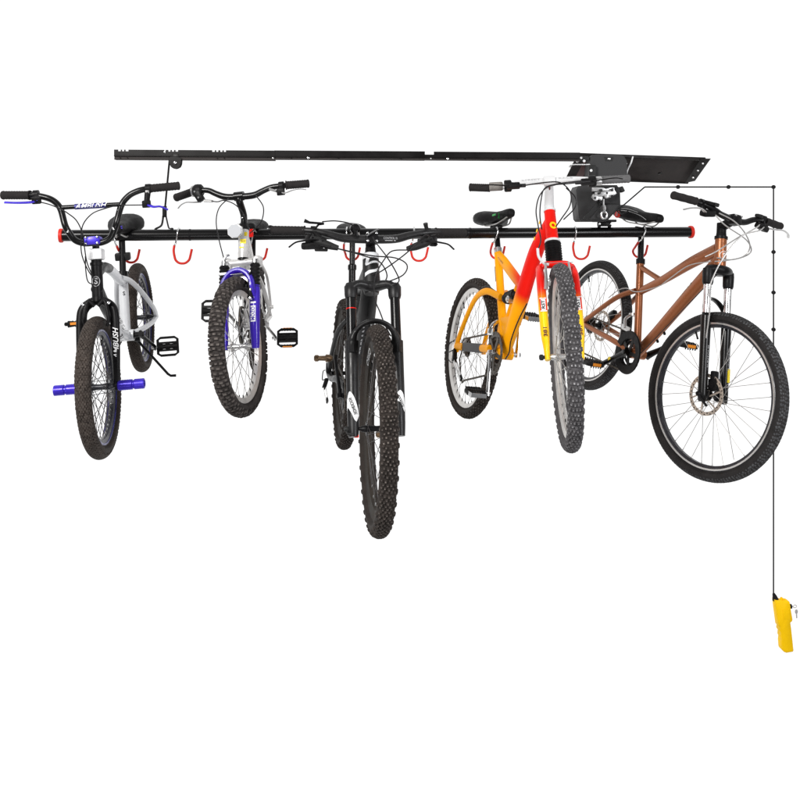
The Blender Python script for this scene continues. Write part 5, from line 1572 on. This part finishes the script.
# upper cover with rounded corners
poly = [(590, 180), (590, 157), (592.5, 155), (597, 154.4), (619, 154.4), (623.5, 156), (626.5, 161), (627, 179)]
pp = [om(u, v) for u, v in poly]
mb = MB()
c0 = om(608, 168)
mb.plate([(q.x - c0.x, q.z - c0.z) for q in pp], c0 + V((0, .05, 0)), (1, 0, 0), (0, 0, 1), .11)
cov = mb.build('motor_cover', 'grey', mo, angle=30)
pp = [om(u, v, 3.613) for u, v in ((604.5, 157), (613.5, 157), (612.3, 161), (605.7, 161))]
MB().add(pp + [q + V((0, .02, 0)) for q in pp], [(0, 1, 2, 3), (7, 6, 5, 4), (0, 4, 5, 1), (1, 5, 6, 2), (2, 6, 7, 3), (3, 7, 4, 0)]).build('cover_notch', 'greydark', cov)
MB().box(om(609, 158.8, 3.61), (.012, .004, .005)).build('cover_latch', 'alu', cov)
mb = MB()
mb.box(om(592, 172, 3.60), (.03, .02, .06), None, .003)
mb.box(om(583, 158.5, 3.63), (.05, .03, .018), None, .004)
mb.build('side_bracket', 'greydark', mo)
MB().lathe(om(591, 170.5, 3.588), (0, -1, 0), [(0, .006), (.003, .006)], 10).lathe(om(584, 161, 3.61), (0, -1, 0), [(0, .006), (.004, .006)], 10).lathe(om(581, 158, 3.61), (0, -1, 0), [(0, .005), (.004, .005)], 10).build('bolt', 'alu', mo)
# hanging housing: faceted box
top = [(576, 188), (578, 185.5), (617, 184.5), (620, 188)]
fr_ = [(576, 190), (578, 186), (588, 185), (617, 185), (620, 190), (620.5, 206), (608, 220), (606, 221.5), (581, 221.5), (579, 219)]
mb = MB()
c0 = om(598, 203)
pp = [om(u, v) for u, v in fr_]
mb.plate([(q.x - c0.x, q.z - c0.z) for q in pp], c0 + V((0, .06, 0)), (1, 0, 0), (0, 0, 1), .12)
hs = mb.build('housing', 'grey', mo, angle=30)
# a darker front panel standing slightly proud, with a sloping lower edge
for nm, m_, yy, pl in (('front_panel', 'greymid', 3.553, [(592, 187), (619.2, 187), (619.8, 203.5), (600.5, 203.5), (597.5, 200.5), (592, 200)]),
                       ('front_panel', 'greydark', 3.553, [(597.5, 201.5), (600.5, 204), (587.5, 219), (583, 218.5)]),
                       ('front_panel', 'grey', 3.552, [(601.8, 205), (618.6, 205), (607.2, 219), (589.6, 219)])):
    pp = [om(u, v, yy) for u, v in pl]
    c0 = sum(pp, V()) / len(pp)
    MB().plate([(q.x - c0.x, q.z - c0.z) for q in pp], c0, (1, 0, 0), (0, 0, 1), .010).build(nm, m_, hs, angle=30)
# chrome winch bracket
mb = MB()
mb.box(om(603, 189.5, 3.535), (.095, .02, .018), None, .003)
mb.box(om(604, 194, 3.53), (.080, .03, .022), [(1, 0, .08), (0, 1, 0), (-.08, 0, 1)], .004)
mb.box(om(611, 193, 3.528), (.038, .02, .030), [(1, 0, .6), (0, 1, 0), (-.6, 0, 1)], .004)
mb.box(om(597, 197.5, 3.53), (.045, .025, .018), [(1, 0, -.3), (0, 1, 0), (.3, 0, 1)], .004)
mb.lathe(om(595, 198, 3.52), (0, -1, 0), [(0, .012), (.012, .012), (.013, .006)], 14)
mb.lathe(om(606, 196.5, 3.52), (0, -1, 0), [(0, .009), (.012, .009), (.013, .005)], 14)
mb.build('winch_bracket', 'winch', mo)
for u, v, r in ((601, 190.5, .007), (612, 190, .006), (607, 193, .005), (598.5, 193.5, .005), (612, 196, .005)):
    MB().lathe(om(u, v, 3.516), (0, -1, 0), [(-.01, r), (.002, r)], 10).build('bolt', 'greydark', mo)
MB().tube([om(596, 186.5, 3.54), om(606, 187.8, 3.53), om(616, 186.8, 3.54)], .007, 10, sp=3).build('cable_drum', 'greydark', mo)
MB().lathe(om(605, 197.5, 3.512), (0, -1, 0), [(0, .006), (.002, .006)], 8).lathe(om(600, 193, 3.512), (0, -1, 0), [(0, .004), (.002, .004)], 8).lathe(om(595, 198, 3.506), (0, -1, 0), [(0, .005), (.002, .005)], 8).build('bolt', 'greydark', mo)
MB().box(om(621.5, 189.5, 3.63), (.018, .03, .026), [(1, 0, .5), (0, 1, 0), (-.5, 0, 1)], .005).build('cable_gland', 'greydark', mo)
# lifting hook hanging from the winch
q = at(603.5, 200, 3.52)
hk = thing('lifting_hook', 'bright steel snap hook hanging in front of the grey motor housing', 'hook', tuple(q))
hh = lambda u, v: at(u, v, 3.52) - q
MB().tube([hh(603.5, 199), hh(603.5, 205)], .0035, 8).tube([hh(603.5, 205), hh(604.3, 208), hh(604, 211)], [.005, .007, .005], 8, sp=3).build('hook_shank', 'chrome', hk)
c0 = hh(604, 215)
MB().tube([c0 + V((math.cos(t) * .0125, 0, math.sin(t) * .015)) for t in [k * PI / 8 for k in range(16)]], .0048, 10, closed=True).build('hook_eye', 'chrome', hk)
# clamp that fastens the bar under the motor
q = bar_pt(604)
cp = thing('bar_clamp', 'dark steel clamp holding the storage bar below the grey motor housing', 'clamp', tuple(q))
mb = MB().box((0, -.005, BR + .030), (.105, .05, .012), None, .004)
mb.box((0, -.005, BR + .014), (.06, .04, .02), None, .004)
mb.lathe((-.024, -.005, BR - .001), (0, 0, 1), [(0, .008), (.03, .008)], 10).lathe((.024, -.005, BR - .001), (0, 0, 1), [(0, .008), (.03, .008)], 10)
mb.build('clamp_plate', 'rail', cp)
MB().lathe((-.028, -.03, BR + .016), (0, -1, 0), [(0, .005), (.004, .005)], 8).lathe((.026, -.03, BR + .016), (0, -1, 0), [(0, .005), (.004, .005)], 8).build('bolt', 'alu', cp)

# pale lift rope over the channel
q = at(632, 158, 3.66)
rope = MB().tube([at(u, v, y) - q for u, v, y in ((633, 156.5, 3.66), (631, 163, 3.66), (628, 169, 3.66), (626.5, 174, 3.655), (626, 178, 3.65), (625, 182, 3.62))], .0034, 8, sp=4).build('lift_rope', 'white')
rope.location = q
tag(rope, 'short white rope lying across the brown ceiling channel', 'rope')

# pulley and lift cable on the left -------------------------------
q = at(176, 163, 3.52)
pu = thing('pulley', 'small black pulley wheel under the left part of the ceiling rail', 'pulley', tuple(q))
MB().lathe((0, -.008, 0), (0, 1, 0), [(0, .024), (.003, .026), (.006, .022), (.010, .022), (.013, .026), (.016, .024)], 28).build('sheave', 'greydark', pu)
for yy in (-.013, .011):
    MB().plate([(-.018, -.018), (0, -.026), (.018, -.018), (.024, .0), (.026, .022), (-.020, .026), (-.026, .005)], (0, yy, 0), (1, 0, 0), (0, 0, 1), .003).build('pulley_plate', 'rail', pu, angle=30)
MB().lathe((0, -.022, .0), (0, 1, 0), [(0, .004), (.002, .007), (.036, .007)], 14).build('axle_bolt', 'chrome', pu)
MB().box((.0, .002, .028), (.03, .022, .018), None, .003).build('pulley_bracket', 'rail', pu)
p0, p1 = at(169.5, 160, 3.51), at(164.6, 213, 3.545)
ca = MB().tube([V((0, 0, 0)), p1 - p0], .0042, 8).tube([p1 - p0 + V((0, 0, .03)), p1 - p0 + V((0, 0, -.012))], .0095, 10).build('lift_cable', 'plastic')
ca.location = p0
tag(ca, 'black lift cable from the small pulley down to the storage bar', 'cable')
bp_ = bar_pt(164)
sn = thing('snap_hook', 'black snap hook joining the lift cable to the left part of the bar', 'hook', tuple(bp_))
t0 = p1 - bp_ + V((0, 0, -.012))
MB().tube([t0 + V((-.006, 0, .0)), t0 + V((-.008, 0, -.018)), V((-.012, .0, BR + .016)), V((-.036, 0, BR + .002)), V((-.038, 0, BR - .004))], .0045, 8, sp=4).tube([t0 + V((.006, 0, .0)), t0 + V((.010, 0, -.02)), V((.020, .0, BR + .008)), V((.026, 0, BR + .003))], .0035, 8, sp=4).tube([t0 + V((-.006, 0, 0)), t0 + V((.006, 0, 0))], .007, 8).build('hook_body', 'plastic', sn)
MB().lathe(V((.034, 0, BR - .003)), (0, 0, 1), [(0, .007), (.008, .007), (.010, .004)], 10).build('eye_bolt', 'greydark', sn)

# power cord and remote control -----------------------------------
YC = 3.9
q = at(645, 187, YC)
cord = thing('power_cord', 'thin black cord running right from the hoist motor and down to the yellow remote', 'cord', tuple(q))
rel = lambda u, v, y=YC: at(u, v, y) - q
MB().tube([rel(609, 217.5, 3.66), rel(613, 213, 3.70), rel(625, 204, 3.8), rel(644, 187.6), rel(645, 187), rel(646, 187), rel(772.5, 187), rel(773.5, 187), rel(773.5, 188), rel(773.5, 597)], .0034, 8).build('cord_line', 'plastic', cord)
MB().tube([rel(615, 207, 3.70), rel(618, 212, 3.72), rel(622, 214, 3.75), rel(628, 211, 3.78)], .0030, 8, sp=4).build('cord_line', 'plastic', cord)
for u, v in ((678, 187), (728.5, 187), (773.5, 187), (773.5, 252), (773.5, 292.5), (773.5, 329.5)):
    c0 = rel(u, v)
    MB().lathe(c0 + V((0, -.008, 0)), (0, 1, 0), [(0, .004), (.002, .0085), (.005, .0095), (.011, .0095), (.014, .0085), (.016, .004)], 16).build('cord_clip', 'plastic', cord)
q = at(773.5, 598, YC)
rc = thing('remote_control', 'yellow hand-held remote control with keys, hanging at the end of the black cord', 'remote control', tuple(q))
rr = lambda u, v: at(u, v, YC) - q
out = [(773.2, 598.6), (774.3, 608), (775.7, 618), (776.6, 624.3), (778.0, 625.5), (777.6, 629), (779.2, 631), (778.8, 635), (779.8, 637), (779.4, 641), (780.0, 648), (782.6, 650.5), (784.6, 651.3), (791.4, 650.2), (792.1, 649), (791.2, 640), (789.8, 628), (788.8, 620.6), (790.6, 619.3), (791.1, 617.6), (789.0, 606), (788.2, 600.6), (786.4, 599.6), (784, 599.2), (782.6, 599.8), (779, 599.1)]
pts = [rr(u, v) for u, v in out]
c0 = sum(pts, V()) / len(pts)
mb = MB()
N = len(pts)
secs = []
for yy, sc in ((-.022, .86), (-.019, .95), (-.013, 1.0), (.013, 1.0), (.019, .95), (.022, .86)):
    secs.append([c0 + (p - c0) * sc * 1 + V((0, yy, 0)) if True else p for p in pts])
secs = [[V((c0.x + (p.x - c0.x) * (1 - (1 - sc) * 1.2), yy, c0.z + (p.z - c0.z) * (1 - (1 - sc) * .35))) for p in pts] for yy, sc in ((-.022, .86), (-.019, .95), (-.013, 1.0), (.013, 1.0), (.019, .95), (.022, .86))]
body = mb.loft(secs).build('remote_body', 'remote', rc, angle=55)
MB().tube([rr(773.6, 593.5), rr(774.6, 596), rr(775.6, 600)], [.006, .010, .015], 12).build('strain_relief', 'plastic', rc)
MB().lathe(rr(781.3, 599.6), (0.1, 0, 1), [(0, .006), (.010, .006), (.012, .003)], 10).lathe(rr(784.0, 600), (0.1, 0, 1), [(0, .005), (.006, .005)], 10).build('button', 'remote', rc)
mb = MB()
mb.box(rr(784, 612) + V((0, -.0222, 0)), (.03, .002, .05), [(1, 0, .13), (0, 1, 0), (-.13, 0, 1)], .0008)
mb.build('face_plate', 'remote', body)
ks = MB().lathe(rr(789.2, 606.3), (1, 0, 0), [(0, .009), (.006, .011), (.010, .011), (.011, .006)], 16).build('key_switch', 'plastic', rc)
c1 = rr(794.8, 606.3)
kr = MB().tube([c1 + V((math.cos(t) * .0085, 0, math.sin(t) * .0065)) for t in [k * PI / 8 for k in range(16)]], .0022, 8, closed=True).tube([rr(790.5, 606.3), rr(793, 606.3)], .0028, 8).build('key', 'silverpaint', ks)
c2 = rr(796.4, 612)
MB().plate([(-.008, .004), (-.004, .012), (.004, .012), (.008, .004), (.007, -.004), (.003, -.009), (.003, -.028), (0, -.031), (-.003, -.028), (-.003, -.009), (-.007, -.004)], c2, (1, .2, .1), (-.05, 0, 1), .002).build('key', 'silverpaint', ks)
